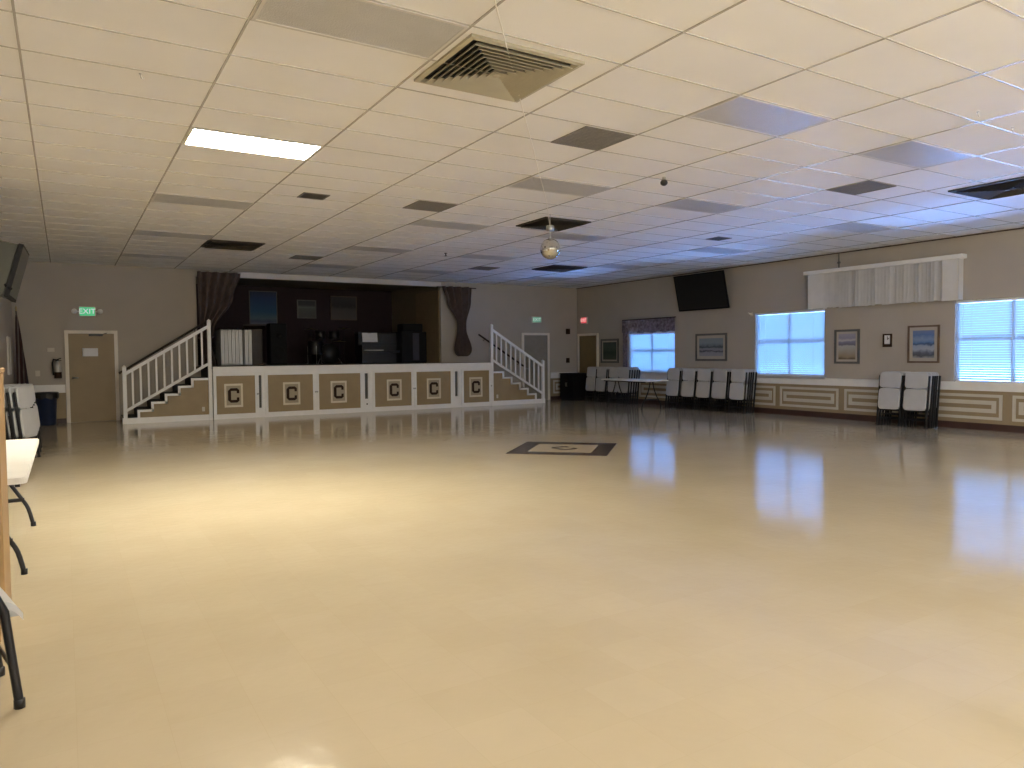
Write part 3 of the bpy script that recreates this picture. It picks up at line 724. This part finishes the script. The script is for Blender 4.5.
for (x, y, h, lb) in [(6.70, 20.35, .66, 'low cymbal on a stand right of the bass drum'), (6.05, 20.9, 1.02, 'tall cymbal on a stand behind the floor tom'), (7.02, 20.9, 1.04, 'tall cymbal on a stand behind the drums near the piano')]:
    t = thing('cymbal_stand', lb, 'cymbal', (x, y, ZS), group='cymbals on the stage')
    mb = MB(); mb.lathe([(.0, .03), (.03, .025), (.05, .006), (.19, -.012), (.19, -.014), (.05, .003), (0, .02)], (0, 0, h-.02), 28); mb.build('cymbal', M['cymbal'], t)
    mb = MB(); mb.tube([(0, 0, .25), (0, 0, h+.02)], .009, 8); mb.build('stand_tube', M['blackmetal'], t)
    for k in range(3):
        a = k*2*PI/3+.3; mb = MB(); mb.tube([(0, 0, .32), (.24*math.cos(a), .24*math.sin(a), .008)], .008, 6); mb.build('leg', M['blackmetal'], t)
# piano with sheet
t = thing('upright_piano', 'black upright piano with pale keys on the dark stage', 'piano', (7.72, 19.9, ZS))
mb = MB(); mb.bbox(-.62, .0, 0, .62, .30, .86, .012); mb.bbox(-.62, -.28, .0, -.57, 0, .52, .01); mb.bbox(.57, -.28, 0, .62, 0, .52, .01); mb.bbox(-.62, -.28, .30, .62, 0, .36, .008); mb.build('case', M['blackgloss'], t)
mb = MB(); mb.bbox(-.52, -.26, .362, .03, -.10, .385, .003); mb.build('keyboard', M['key'], t)
mb = MB(); mb.bbox(-.56, -.03, .50, .56, -.0, .60, .005); mb.build('music_desk', M['blackgloss'], t)
mb = MB(); mb.bbox(-.64, -.02, .86, .64, .32, .885, .006); mb.build('lid', M['blackgloss'], t)
t = thing('sheet_music', 'open white sheet music standing on the black piano', 'sheet music', (7.42, 19.855, ZS+.608))
mb = MB()
for s in (-1, 1): mb.add([(0, 0, 0), (s*.225, -.02, .0), (s*.225, .012, .26), (0, .03, .26), (0, .003, 0), (s*.225, -.017, 0), (s*.225, .015, .26), (0, .033, .26)], [(0, 1, 2, 3), (7, 6, 5, 4), (0, 4, 5, 1), (1, 5, 6, 2), (2, 6, 7, 3)])
mb.build('page', M['paper'], t)
t = thing('loudspeaker', 'tall black loudspeaker on stage at the right, in front of the tan side wall', 'loudspeaker', (8.60, 19.75, ZS))
mb = MB(); mb.bbox(-.36, -.25, 0, .42, .25, .90, .015); mb.bbox(-.30, -.22, .90, .32, .22, 1.13, .02); mb.build('cabinet', M['black'], t)
mb = MB(); mb.bbox(-.02, -.265, .08, .18, -.25, .86, .005); mb.build('highlight_strip', M['bluehighlight'], t)  # bluish highlight on the cabinet front, painted as a raised strip
mb = MB(); mb.bbox(-.27, -.232, .94, .28, -.22, 1.09, .005); mb.build('grille', M['grille'], t)

# pictures
def picture(label, cat, loc, rotz, w, h, artmat, framemat, matw=.06, fw=.04, name='framed_picture'):
    """local: x across, z up, faces -y"""
    t = thing(name, label, cat, loc, (0, 0, rotz))
    fn = lambda a, z, d: (a, -d, z)
    f = MB(); wall_slab(f, -w/2, w/2, -h/2, h/2, [(-w/2+fw, w/2-fw, -h/2+fw, h/2-fw)], fn, 0.002, .028); f.build('frame', framemat, t)
    if matw:
        q = MB(); wall_slab(q, -w/2+fw, w/2-fw, -h/2+fw, h/2-fw, [(-w/2+fw+matw, w/2-fw-matw, -h/2+fw+matw, h/2-fw-matw)], fn, .004, .014); q.build('mat_board', M['mattan'], t)
    e = fw+matw
    a = MB(); a.prism([(-w/2+e, -h/2+e), (w/2-e, -h/2+e), (w/2-e, h/2-e), (-w/2+e, h/2-e)], fn, .003, .010); a.build('picture', artmat, t)
    return t
art_sun = stripes('beach_scene', 2, [(0, (.10, .08, .06)), (.12, (.30, .24, .16)), (.30, (.36, .33, .27)), (.50, (.42, .42, .42)), (.56, (.15, .15, .20)), (.68, (.22, .22, .32)), (.74, (.48, .47, .50)), (.85, (.28, .27, .38)), (1, (.34, .33, .42))], wob=.22, wscale=3)
art_wave = stripes('seascape', 2, [(0, (.30, .32, .34)), (.10, (.06, .07, .10)), (.20, (.10, .12, .18)), (.30, (.36, .40, .50)), (.44, (.30, .35, .48)), (.50, (.03, .07, .17)), (.56, (.10, .20, .40)), (.70, (.22, .30, .48)), (.82, (.10, .18, .40)), (1, (.15, .20, .38))], wob=.28, wscale=4)
art_win = stripes('winter_scene', 2, [(0, (.30, .31, .36)), (.2, (.26, .27, .33)), (.27, (.05, .06, .09)), (.33, (.24, .25, .32)), (.45, (.20, .22, .28)), (.52, (.03, .05, .07)), (.60, (.14, .18, .23)), (.75, (.22, .28, .34)), (1, (.22, .27, .33))], wob=.30, wscale=5)
art_green = stripes('forest_scene', 2, [(0, (.05, .07, .05)), (.4, (.02, .04, .03)), (.7, (.05, .08, .06)), (1, (.03, .05, .05))], wob=.5, wscale=5)
R90 = -PI/2
picture('portrait beach picture in wood frame just right of the middle window', 'picture', (XR, 9.32, 1.515), R90, .57, .71, art_sun, M['frame_grey'], .045, .045)
picture('portrait blue ocean wave picture in wood frame beside the nearest window', 'picture', (XR, 7.735, 1.54), R90, .60, .71, art_wave, M['frame_wood'], .06, .035)
picture('landscape winter picture in grey frame between far and middle windows', 'picture', (XR, 13.06, 1.55), R90, 1.04, .69, art_win, M['frame_grey'], .07, .05)
picture('dark green picture on the window wall beside the olive door', 'picture', (XR, 17.06, 1.49), R90, .83, .72, art_green, M['frame_grey'], .04, .06)
art_sky = stripes('blue_poster_print', 2, [(0, (.14, .14, .20)), (.12, (.05, .08, .15)), (.2, (.07, .13, .19)), (.4, (.01, .085, .19)), (.8, (.006, .04, .15)), (1, (.005, .02, .07))], wob=.08)
art_grey = stripes('grey_print', 2, [(0, (.08, .085, .085)), (.5, (.10, .11, .11)), (.62, (.14, .15, .155)), (.75, (.05, .055, .06)), (1, (.04, .045, .05))], wob=.1)
art_ban = stripes('faded_print', 2, [(0, (.085, .075, .072)), (.45, (.07, .06, .06)), (.6, (.02, .016, .018)), (.8, (.03, .026, .03)), (1, (.05, .044, .046))], wob=.35, wscale=5)
picture('large blue poster on the maroon back wall of the stage', 'poster', (5.05, YR, 2.83), 0, .80, 1.02, art_sky, M['frame_grey'], 0, .02, 'framed_poster')
picture('small grey picture in the middle of the maroon stage wall', 'picture', (6.33, YR, 2.84), 0, .58, .56, art_grey, M['frame_grey'], 0, .03)
picture('faded wide picture right of the small grey picture on the maroon wall', 'picture', (7.49, YR, 2.90), 0, .84, .74, art_ban, M['frame_wood'], 0, .02)

# small fixtures on the walls
t = thing('wall_clock', 'small dark framed clock with white face between the two portrait pictures', 'clock', (XR, 8.445, 1.625), (0, 0, R90))
mb = MB(); wall_slab(mb, -.09, .09, -.13, .13, [(-.062, .062, -.07, .10)], lambda a, z, d: (a, -d, z), 0, .03); mb.build('case', M['brown'], t)
mb = MB(); mb.box(-.062, -.012, -.07, .062, -.002, .10); mb.build('face', M['paper'], t)
mb = MB(); mb.tube([(0, -.014, .015), (0, -.014, .08)], .006, 6); mb.tube([(0, -.014, .015), (.035, -.014, .05)], .006, 6); mb.build('hands', M['brown'], t)
def exit_sign(label, loc, rotz, face, letters, w, h, heads, txt='EXIT'):
    t = thing('exit_sign', label, 'exit sign', loc, (0, 0, rotz))
    mb = MB(); mb.bbox(-w/2, -.05, -h/2, w/2, 0, h/2, .008); mb.build('housing', M['plate'], t)
    mb = MB(); mb.bbox(-w/2+.015, -.056, -h/2+.015, w/2-.015, -.05, h/2-.015, .002); mb.build('face', face, t)
    text_mesh(txt, h*.72, .001, 'letters', letters, t, (0, -.0575, 0), (PI/2, 0, 0))
    if heads:
        for s in (-1, 1):
            q = MB(); q.tube([(s*w/2, -.03, 0), (s*(w/2+.05), -.04, -.0)], .012, 8)
            q.lathe([(.0, .03), (.04, .028), (.055, -.0), (.058, -.04), (0, -.045)], (s*(w/2+.085), -.06, -.0), 16, axis='y'); q.build('lamp_head', M['white'], t)
    return t
exit_sign('green lit exit sign with two lamp heads above the left tan door', (.455, YB, 2.435), 0, M['greensign'], M['signletter'], .32, .22, True)
exit_sign('dim green exit sign above the taupe door behind the right stairs', (12.31, YB, 2.46), 0, M['greendim'], M['signletter'], .34, .19, False)
exit_sign('glowing red exit sign above the olive door in the far corner', (XR, 18.28, 2.45), R90, M['redsign'], M['redletter'], .30, .20, False)
def plate(name, label, cat, loc, rotz, w, h, m, nub=True, d=.012):
    t = thing(name, label, cat, loc, (0, 0, rotz))
    mb = MB(); mb.bbox(-w/2, -d, -h/2, w/2, 0, h/2, .003); mb.build('plate', m, t)
    if nub: mb = MB(); mb.bbox(-w/6, -d-.008, -h/5, w/6, -d, h/5, .002); mb.build('switch', m, t)
plate('thermostat', 'pale thermostat on the wall left of the tan door', 'thermostat', (-.245, YB, 1.595), 0, .13, .085, M['plate'], d=.03)
plate('light_switch', 'pale switch plate low beside the fire extinguisher', 'switch', (-.50, YB, 1.09), 0, .085, .12, M['plate'])
plate('fire_alarm', 'dark fire alarm strobe high on the wall near the far corner', 'alarm', (13.49, YB, 2.115), 0, .13, .17, M['brown'], d=.05)
plate('pull_station', 'dark alarm pull station below the strobe near the far corner', 'alarm', (13.485, YB, 1.21), 0, .11, .15, M['brown'], d=.04)
# extinguisher
t = thing('fire_extinguisher', 'fire extinguisher with black hose on the wall left of the tan door', 'fire extinguisher', (-.13, YB-.085, .98))
mb = MB(); mb.lathe([(.0, 0), (.06, .0), (.068, .01), (.068, .29), (.055, .335), (.02, .36), (.02, .38)], (0, 0, 0), 24); mb.build('cylinder', M['silver'], t)
mb = MB(); mb.lathe([(.069, .0), (.0695, .01), (.0695, .13), (.069, .135)], (0, 0, 0), 24); mb.build('label_band', M['brown'], t)
mb = MB(); mb.bbox(-.02, -.02, .375, .02, .02, .41, .004); mb.tube([(0, -.0, .41), (.07, -.02, .435)], .009, 6); mb.tube([(0, 0, .395), (.07, -.02, .385)], .008, 6); mb.build('valve', M['black'], t)
mb = MB(); mb.tube([(-.015, 0, .39), (-.075, -.02, .41), (-.095, -.03, .33), (-.09, -.03, .16), (-.082, -.04, .07)], .015, 8); mb.build('hose', M['black'], t)
mb = MB(); mb.box(-.03, .068, .05, .03, .085, .36); mb.build('wall_bracket', M['blackmetal'], t)
# bin
t = thing('trash_can', 'dark blue trash can with black bag by the left tan door', 'trash can', (-.36, 18.25, 0))
mb = MB(); mb.lathe([(0, .005), (.165, .005), (.175, .02), (.205, .66), (.22, .665), (.22, .69), (.205, .69), (.16, .05), (0, .045)], (0, 0, 0), 28); mb.build('barrel', M['trash'], t)
mb = MB(); n = 40; vs = []
for i, (r, z) in enumerate([(.195, .67), (.222, .70), (.232, .69), (.238, .62), (.236, .57)]):
    for k in range(n):
        a = 2*PI*k/n; rr = r+(.008*math.sin(k*2.1) if i > 1 else 0); vs.append((rr*math.cos(a), rr*math.sin(a), z+(.02*math.sin(k*1.3) if i == 4 else 0)))
mb.add(vs, [(i*n+k, i*n+(k+1) % n, (i+1)*n+(k+1) % n, (i+1)*n+k) for i in range(4) for k in range(n)], 0, True); mb.build('bag_rim', M['blackbag'], t)
# flag in the corner
t = thing('flag', 'furled striped flag on a pole standing in the left corner', 'flag', (-.77, 18.25, 0))
mb = MB(); mb.tube([(0, 0, .06), (-.06, 0.1, 2.42)], .013, 10); mb.build('pole', M['darkwood'], t)
mb = MB(); mb.lathe([(.03, 2.40), (.012, 2.42), (.025, 2.46), (.0, 2.52)], (-.06, .1, 0), 12); mb.build('finial', M['cymbal'], t)
mb = MB(); mb.lathe([(.15, 0), (.15, .02), (.06, .05), (.03, .10), (.02, .12)], (0, 0, 0), 20); mb.build('stand', M['darkwood'], t)
mfl = stripes('flag_cloth', 0, [(0, (.03, .008, .009)), (.18, (.035, .009, .010)), (.22, (.14, .12, .11)), (.28, (.14, .12, .11)), (.32, (.035, .008, .009)), (.55, (.03, .007, .009)), (.6, (.10, .09, .08)), (.65, (.03, .008, .009)), (1, (.012, .012, .03))], rough=.8, wob=.15)
mb = MB(); R_, n = 24, 36; vs = []
for i in range(R_+1):
    u = i/R_; z = 2.32-1.5*u; w = .02+.11*u**.8; cx = -.06+.06*(2.42-z)/2.36
    for k in range(n):
        a = 2*PI*k/n; rr = w*(1+.28*math.sin(5*a+2*u))
        vs.append((cx+.03*u+rr*math.cos(a)*.7, .09-.03*u+rr*math.sin(a)*.5, z))
fs = [(i*n+k, i*n+(k+1) % n, (i+1)*n+(k+1) % n, (i+1)*n+k) for i in range(R_) for k in range(n)]+[tuple(range(n)), tuple(R_*n+k for k in range(n))[::-1]]
mb.add(vs, fs, 0, True); mb.build('cloth', mfl, t)
# pale board on the left wall
t = thing('notice_board', 'narrow pale board on the camera side wall near the flag', 'notice board', (XL, 17.0, 1.47), (0, 0, PI/2))
mb = MB(); mb.bbox(-.3, -.02, -.34, .3, 0, .34, .004); mb.build('board', M['plate'], t)
mb = MB(); wall_slab(mb, -.32, .32, -.36, .36, [(-.29, .29, -.33, .33)], lambda a, z, d: (a, -d, z), 0, .03); mb.build('frame', M['fixture'], t)

# televisions
def television(label, loc, rotz, tilt, w, h, casing, screen, drop, deep=None):
    t = thing('television', label, 'television', loc, (0, 0, rotz))
    c, s = math.cos(tilt), math.sin(tilt)
    # local: screen faces -y and tips down; pivot at centre
    def P(a, z, d):   # d: out of the back (+)
        y = d*c-(-z)*0; return (a, d*c - z*s, z*c + d*s)
    b = MB(); b.prism(rrect(w, h, .015, 3), P, 0, .05 if deep else .035); b.build('bezel', M['black'], t)
    q = MB(); q.prism(rrect(w-.05, h-.06, .005, 2, 0, .006), P, -.002, .0); q.build('screen', screen, t)
    k = MB(); pr = deep or [(1, .035), (.97, .05), (.72, .11), (.6, .115)]
    vs = []
    for f_, d in pr:
        for a, z in ((-1, -1), (1, -1), (1, 1), (-1, 1)): vs.append(P(a*w/2*f_*.98, z*h/2*f_*.98, d))
    fs = [(i*4+j, i*4+(j+1) % 4, (i+1)*4+(j+1) % 4, (i+1)*4+j) for i in range(3) for j in range(4)]+[(12, 13, 14, 15)]
    k.add(vs, fs); k.build('back_case', casing, t)
    m = MB(); p0 = Vector(P(0, 0, pr[-1][1])); m.tube([p0, (p0.x, drop*.6, p0.z-.02), (p0.x, drop, p0.z)], .03, 8); m.bbox(-.12, drop-.02, p0.z-.15, .12, drop, p0.z+.15, .004); m.build('wall_mount', M['blackmetal'], t)
    return t
television('black flat television tilted down high on the window wall', (XR-.25, 13.2, 2.935), R90, math.radians(13), 1.68, .92, M['black'], M['blackgloss'], .25)
tv = television('grey-backed television tilted down on the camera side wall at the left edge', (-.45, 11.05, 2.46), PI/2-.025, math.radians(15), 1.0, .66, M['tvgrey'], M['screen'], .46, [(1, .05), (.97, .06), (.93, .24), (.6, .27)])
mb = MB(); mb.tube([(-.50, .06, -.22), (-.42, .16, -.12), (-.3, .25, -.10), (-.2, .33, -.16), (-.1, .42, -.2)], .022, 8); mb.build('cable', M['black'], tv)

# ------------------------------------------------------------------ folding chairs (folded, standing in leaning stacks)
def make_chair():
    t = thing('folding_chair', None, 'chair')
    # local: faces -y, x across, z up, folded flat
    def panel(w, h, r, zc, y0, th, bow):
        b = MB(); ol = rrect(w, h, r, 5, 0, zc); inner = rrect(w-.02, h-.02, r, 5, 0, zc); n = len(ol)
        cy = lambda a: bow*(2*a/w)**2
        vs = [(a, y0-th+cy(a)+.008, z) for a, z in ol]+[(a, y0+cy(a), z) for a, z in ol]+[(a, y0-th+cy(a), z) for a, z in inner]
        nx = 8
        fs = [(k, (k+1) % n, n+(k+1) % n, n+k) for k in range(n)]+[(k, 2*n+k, 2*n+(k+1) % n, (k+1) % n) for k in range(n)]
        fs += [tuple(2*n+k for k in range(n)), tuple(n+k for k in range(n))[::-1]]
        return b.add(vs, fs)
    panel(.42, .30, .06, .875, -.012, .022, -.0).build('backrest', M['chairwhite'], t)
    panel(.42, .40, .07, .515, -.018, .026, 0).build('seat', M['chairwhite'], t)
    for s in (-1, 1):
        b = MB(); b.bbox(s*.222-.014, -.016, .02, s*.222+.014, .018, .96, .005); b.bbox(s*.222-.017, -.02, 0, s*.222+.017, .022, .03, .004); b.build('leg', M['blackmetal'], t)
    for s in (-1, 1):
        b = MB(); b.bbox(s*.185-.013, .022, .02, s*.185+.013, .052, .64, .005); b.bbox(s*.185-.016, .022, 0, s*.185+.016, .056, .03, .004); b.build('leg', M['blackmetal'], t)
    b = MB(); b.tube([(-.222, 0, .14), (.222, 0, .14)], .010, 8); b.tube([(-.215, 0, .30), (.215, 0, .30)], .010, 8); b.build('crossbar', M['blackmetal'], t)
    b = MB(); b.tube([(-.19, .03, .22), (.19, .03, .22)], .010, 8); b.build('crossbar', M['blackmetal'], t)
    return t
chair0 = make_chair(); used = [False]
ORD = ['front one', 'second from the front', 'third from the front', 'fourth from the front', 'fifth from the front']
def place_stack(x, y, rz, n, stackname, group, pitch=.082, lean=6, z=0.0):
    """front chair's feet at (x,y); the others stand behind it; rz turns local -y to the facing"""
    ca, sa = math.cos(rz), math.sin(rz)
    for k in range(n):
        o = dup(chair0) if used[0] else chair0; used[0] = True
        d = k*pitch; j = random.uniform(-.012, .012)
        o.location = (x-sa*d+ca*j, y+ca*d+sa*j, z)
        o.rotation_euler = (math.radians(-lean), 0, rz+random.uniform(-.012, .012))
        # rotation order XYZ: lean about local x first, then turn
        o['label'] = 'folded chair, %s, %s' % (ORD[k], stackname)
        o['category'] = 'chair'; o['group'] = group
RZ = -PI/2         # faces -x (into the room from the window wall)
feet = XR-.05-.16-.082*4-.05
nm = ['leftmost stack', 'second stack from the left', 'middle stack', 'second stack from the right', 'rightmost stack']
for i, y in enumerate([13.85, 13.33, 12.80, 12.28, 11.74]):
    place_stack(feet-.0, y, RZ, 5, nm[i]+' under the winter picture', 'folding chairs under the winter picture')
nm4 = ['stack beside the black cabinet', 'second stack from the black cabinet', 'third stack from the black cabinet', 'stack nearest the far window']
for i, y in enumerate([17.30, 16.82, 16.25, 15.80]):
    place_stack(feet, y, RZ, 5, nm4[i], 'folding chairs beside the far window')
for i, (y, s) in enumerate([(8.06, 'left stack under the wave picture'), (7.56, 'right stack under the wave picture')]):
    place_stack(feet, y, RZ, 5, s, 'folding chairs under the wave picture')
for i, (y, s) in enumerate([(12.2, 'nearest stack on the camera side wall'), (12.85, 'middle stack on the camera side wall'), (13.5, 'far stack on the camera side wall')]):
    place_stack(-.43, y, PI/2-.36, 4, s, 'folding chairs on the camera side wall')

# black cabinet in the corner
t = thing('storage_cabinet', 'low black cabinet in the far corner before the olive door', 'cabinet', (13.40, 18.05, 0))
mb = MB(); mb.bbox(-.36, -.30, .06, .36, .42, .80, .01); mb.box(-.33, -.27, 0, .33, .39, .06); mb.build('body', M['black'], t)
for s in (-1, 1):
    mb = MB(); mb.bbox(-.376, .06+s*.175-.17, .10, -.36, .06+s*.175+.17, .76, .004); d_ = mb.build('door', M['black'], t)
    mb = MB(); mb.tube([(-.378, .06+s*.03, .42), (-.395, .06+s*.03, .44), (-.395, .06+s*.03, .52), (-.378, .06+s*.03, .54)], .006, 6); mb.build('handle', M['steel'], d_)
mb = MB(); mb.bbox(-.38, -.32, .80, .37, .44, .825, .006); mb.build('top', M['black'], t)

# folding tables with wishbone legs
def table(label, cx, cy, lx, ly, zt, legs=None):
    """lx across (x), ly along (y)"""
    t = thing('folding_table', label, 'table', (cx, cy, 0))
    mb = MB(); mb.prism(rrect(lx, ly, .05, 6), lambda a, b, d: (a, b, d), zt-.035, zt-.006)
    mb.prism(rrect(lx-.012, ly-.012, .046, 6), lambda a, b, d: (a, b, d), zt-.006, zt); mb.build('tabletop', M['tabletop'], t)
    ap = MB(); 
    for s in (-1, 1): ap.box(s*(lx/2-.05)-.012, -ly/2+.1, zt-.065, s*(lx/2-.05)+.012, ly/2-.1, zt-.035)
    ap.build('rail', M['blackmetal'], t)
    for e in (-1, 1):
        y = (legs or (-(ly/2-.24), ly/2-.24))[(e+1)//2]
        for s in (-1, 1):
            pts = [(s*.045, y, zt-.06), (s*.06, y, zt-.15), (s*.12, y, zt-.33), (s*.22, y, zt-.50), (s*(lx/2-.09), y, .16), (s*(lx/2-.06), y, .012)]
            # smooth
            P = []
            for k in range(len(pts)-1):
                for u in (0, .33, .66): P.append(Vector(pts[k]).lerp(Vector(pts[k+1]), u))
            P.append(Vector(pts[-1]))
            for _ in range(2): P = [P[0]]+[(P[i-1]+P[i]*2+P[i+1])/4 for i in range(1, len(P)-1)]+[P[-1]]
            l = MB(); l.tube(P, .0155, 8); l.lathe([(.02, 0), (.02, .035), (.0155, .037)], (s*(lx/2-.06), y, 0), 10); l.build('leg', M['blackmetal'], t)
        c = MB(); c.tube([(-.235, y, zt-.50), (.235, y, zt-.50)], .017, 8); c.build('crossbar', M['blackmetal'], t)
        g = MB(); g.tube([(0, y, zt-.06), (0, y-e*.35, zt-.06)], .010, 6); g.tube([(-.1, y, zt-.055), (.1, y, zt-.055)], .012, 6); g.build('brace', M['blackmetal'], t)
    return t
table('long white folding table by the camera side wall behind the tan cabinet', -.555, 6.24, .70, 2.44, .73, (-.52, 1.10))
table('white folding table in front of the far window', 12.62, 14.56, .76, 1.83, .74)

# near left: tan cabinet, chair, white bag
t = thing('tall_cabinet', 'tan laminate cabinet edge at the left edge in front of the table', 'cabinet', (-.60, 4.60, 0))
mb = MB(); mb.bbox(-.30, -.22, .07, .315, .22, 1.34, .004); mb.box(-.28, -.2, 0, .29, .2, .07); mb.build('carcass', M['cabtan'], t)
mb = MB(); mb.bbox(-.31, -.23, 1.34, .322, .23, 1.365, .004); mb.build('top', M['cabtan'], t)
for s in (-1, 1):
    mb = MB(); mb.bbox(s*.15-.143, -.236, .10, s*.15+.143, -.22, 1.31, .003); d_ = mb.build('door', M['cabtan'], t)
    mb = MB(); mb.tube([(s*.03, -.236, .7), (s*.03, -.26, .72), (s*.03, -.26, .84), (s*.03, -.236, .86)], .006, 6); mb.build('handle', M['steel'], d_)
# unfolded chair at the near left: faces +x
t = thing('folding_chair', 'opened white and black folding chair cut off by the left edge, nearest the viewer', 'chair', (-.285, 3.725, 0), (0, 0, .22))
for s, yy in ((-1, -.21), (1, .21)):
    b = MB(); b.tube([(.045, yy, .012), (.005, yy, .40), (-.06, yy, .56), (-.33, yy, .80), (-.37, yy, .88)], .017, 10); b.lathe([(.021, 0), (.021, .035), (.017, .038)], (.045, yy, 0), 10); b.build('leg', M['blackmetal'], t)
    b = MB(); b.tube([(-.40, yy*.9, .012), (-.20, yy*.9, .30), (-.02, yy*.9, .435)], .014, 10); b.lathe([(.018, 0), (.018, .035), (.014, .038)], (-.40, yy*.9, 0), 10); b.build('leg', M['blackmetal'], t)
b = MB(); P = rrect(.44, .41, .07, 6, -.14, 0); n = len(P)
zf = lambda x: .455-.02*((x+.14)/.2)**2 - (.07*(x/.08)**2 if x > 0 else 0)
b.add([(x, y, zf(x)) for x, y in P]+[(x, y, zf(x)-.03) for x, y in P], [tuple(range(n)), tuple(range(n, 2*n))[::-1]]+[(k, (k+1) % n, n+(k+1) % n, n+k) for k in range(n)])
b.build('seat', M['chairwhite'], t)
b = MB(); P = rrect(.44, .24, .05, 5, 0, .80); n = len(P)
xb = lambda z, y: -.355-.10*(z-.75)-.03+.10*y*y*4*.2
b.add([(xb(z, y), y, z) for y, z in P]+[(xb(z, y)+.022, y, z) for y, z in P], [tuple(range(n)), tuple(range(n, 2*n))[::-1]]+[(k, (k+1) % n, n+(k+1) % n, n+k) for k in range(n)])
b.build('backrest', M['chairwhite'], t)
b = MB(); b.tube([(.03, -.21, .16), (.03, .21, .16)], .009, 8); b.build('crossbar', M['blackmetal'], t)

# floor emblem: a diamond laid in the dance floor
t = thing('floor_emblem', 'dark brown and cream diamond emblem inlaid in the dance floor', 'floor emblem', (6.35, 8.905, 0), (0, 0, PI/4))
fz = lambda a, b, d: (a, b, d)
mb = MB(); wall_slab(mb, -.72, .72, -.72, .72, [(-.465, .465, -.465, .465)], fz, .0005, .0025); mb.build('border', M['darkrug'], t)
mb = MB(); mb.prism([(-.465, -.465), (.465, -.465), (.465, .465), (-.465, .465)], fz, .0005, .002); mb.build('field', M['emblemlight'], t)
mb = MB(); letter_c(mb, 0, 0, .30, .38, fz, .002, .003); o = mb.build('letter', M['darkrug'], t); o.rotation_euler = (0, 0, -PI/4)

# ------------------------------------------------------------------ daylight, camera
w = bpy.data.worlds.new('daylight'); bpy.context.scene.world = w; w.use_nodes = True
nt = w.node_tree; bg = nt.nodes['Background']
tc = nt.nodes.new('ShaderNodeTexCoord'); sp = nt.nodes.new('ShaderNodeSeparateXYZ'); nt.links.new(tc.outputs['Generated'], sp.inputs[0])
r = nt.nodes.new('ShaderNodeValToRGB'); mr = nt.nodes.new('ShaderNodeMapRange'); mr.inputs['From Min'].default_value = -1; mr.inputs['From Max'].default_value = 1
nt.links.new(sp.outputs[2], mr.inputs['Value']); nt.links.new(mr.outputs[0], r.inputs['Fac'])
e = r.color_ramp.elements
e[0].position, e[0].color = 0.0, (.34, .80, 2.05, 1)
e[1].position, e[1].color = 1.0, (.10, .20, .50, 1)
for p, c in [(.46, (.34, .80, 2.05, 1)), (.495, (.026, .055, .085, 1)), (.60, (.035, .07, .11, 1))]:
    k = e.new(p); k.color = c
nt.links.new(r.outputs['Color'], bg.inputs['Color']); bg.inputs['Strength'].default_value = 43.0

cam = bpy.data.cameras.new('camera'); co = bpy.data.objects.new('camera', cam); C.objects.link(co)
yaw, pitch, roll = .548937, -.0406135, -.0085277
F = Vector((math.sin(yaw)*math.cos(pitch), math.cos(yaw)*math.cos(pitch), math.sin(pitch)))
R0 = Vector((math.cos(yaw), -math.sin(yaw), 0)); U0 = R0.cross(F)
c, s = math.cos(roll), math.sin(roll); R1 = R0*c+U0*s; U1 = U0*c-R0*s
co.matrix_world = Matrix(((R1.x, U1.x, -F.x, 0), (R1.y, U1.y, -F.y, 0), (R1.z, U1.z, -F.z, CAMH), (0, 0, 0, 1)))
cam.sensor_width = 36; cam.lens = 730.639/1024*36; cam.clip_start = .05; cam.clip_end = 200
sc = bpy.context.scene; sc.camera = co
vs_ = sc.view_settings; vs_.view_transform = 'Standard'; vs_.look = 'None'; vs_.gamma = 1; vs_.exposure = 0; vs_.use_curve_mapping = False
sc.cycles.max_bounces = 10; sc.cycles.diffuse_bounces = 6; sc.cycles.glossy_bounces = 5; sc.cycles.transparent_max_bounces = 12
sc.cycles.sample_clamp_indirect = 6; sc.cycles.use_denoising = True
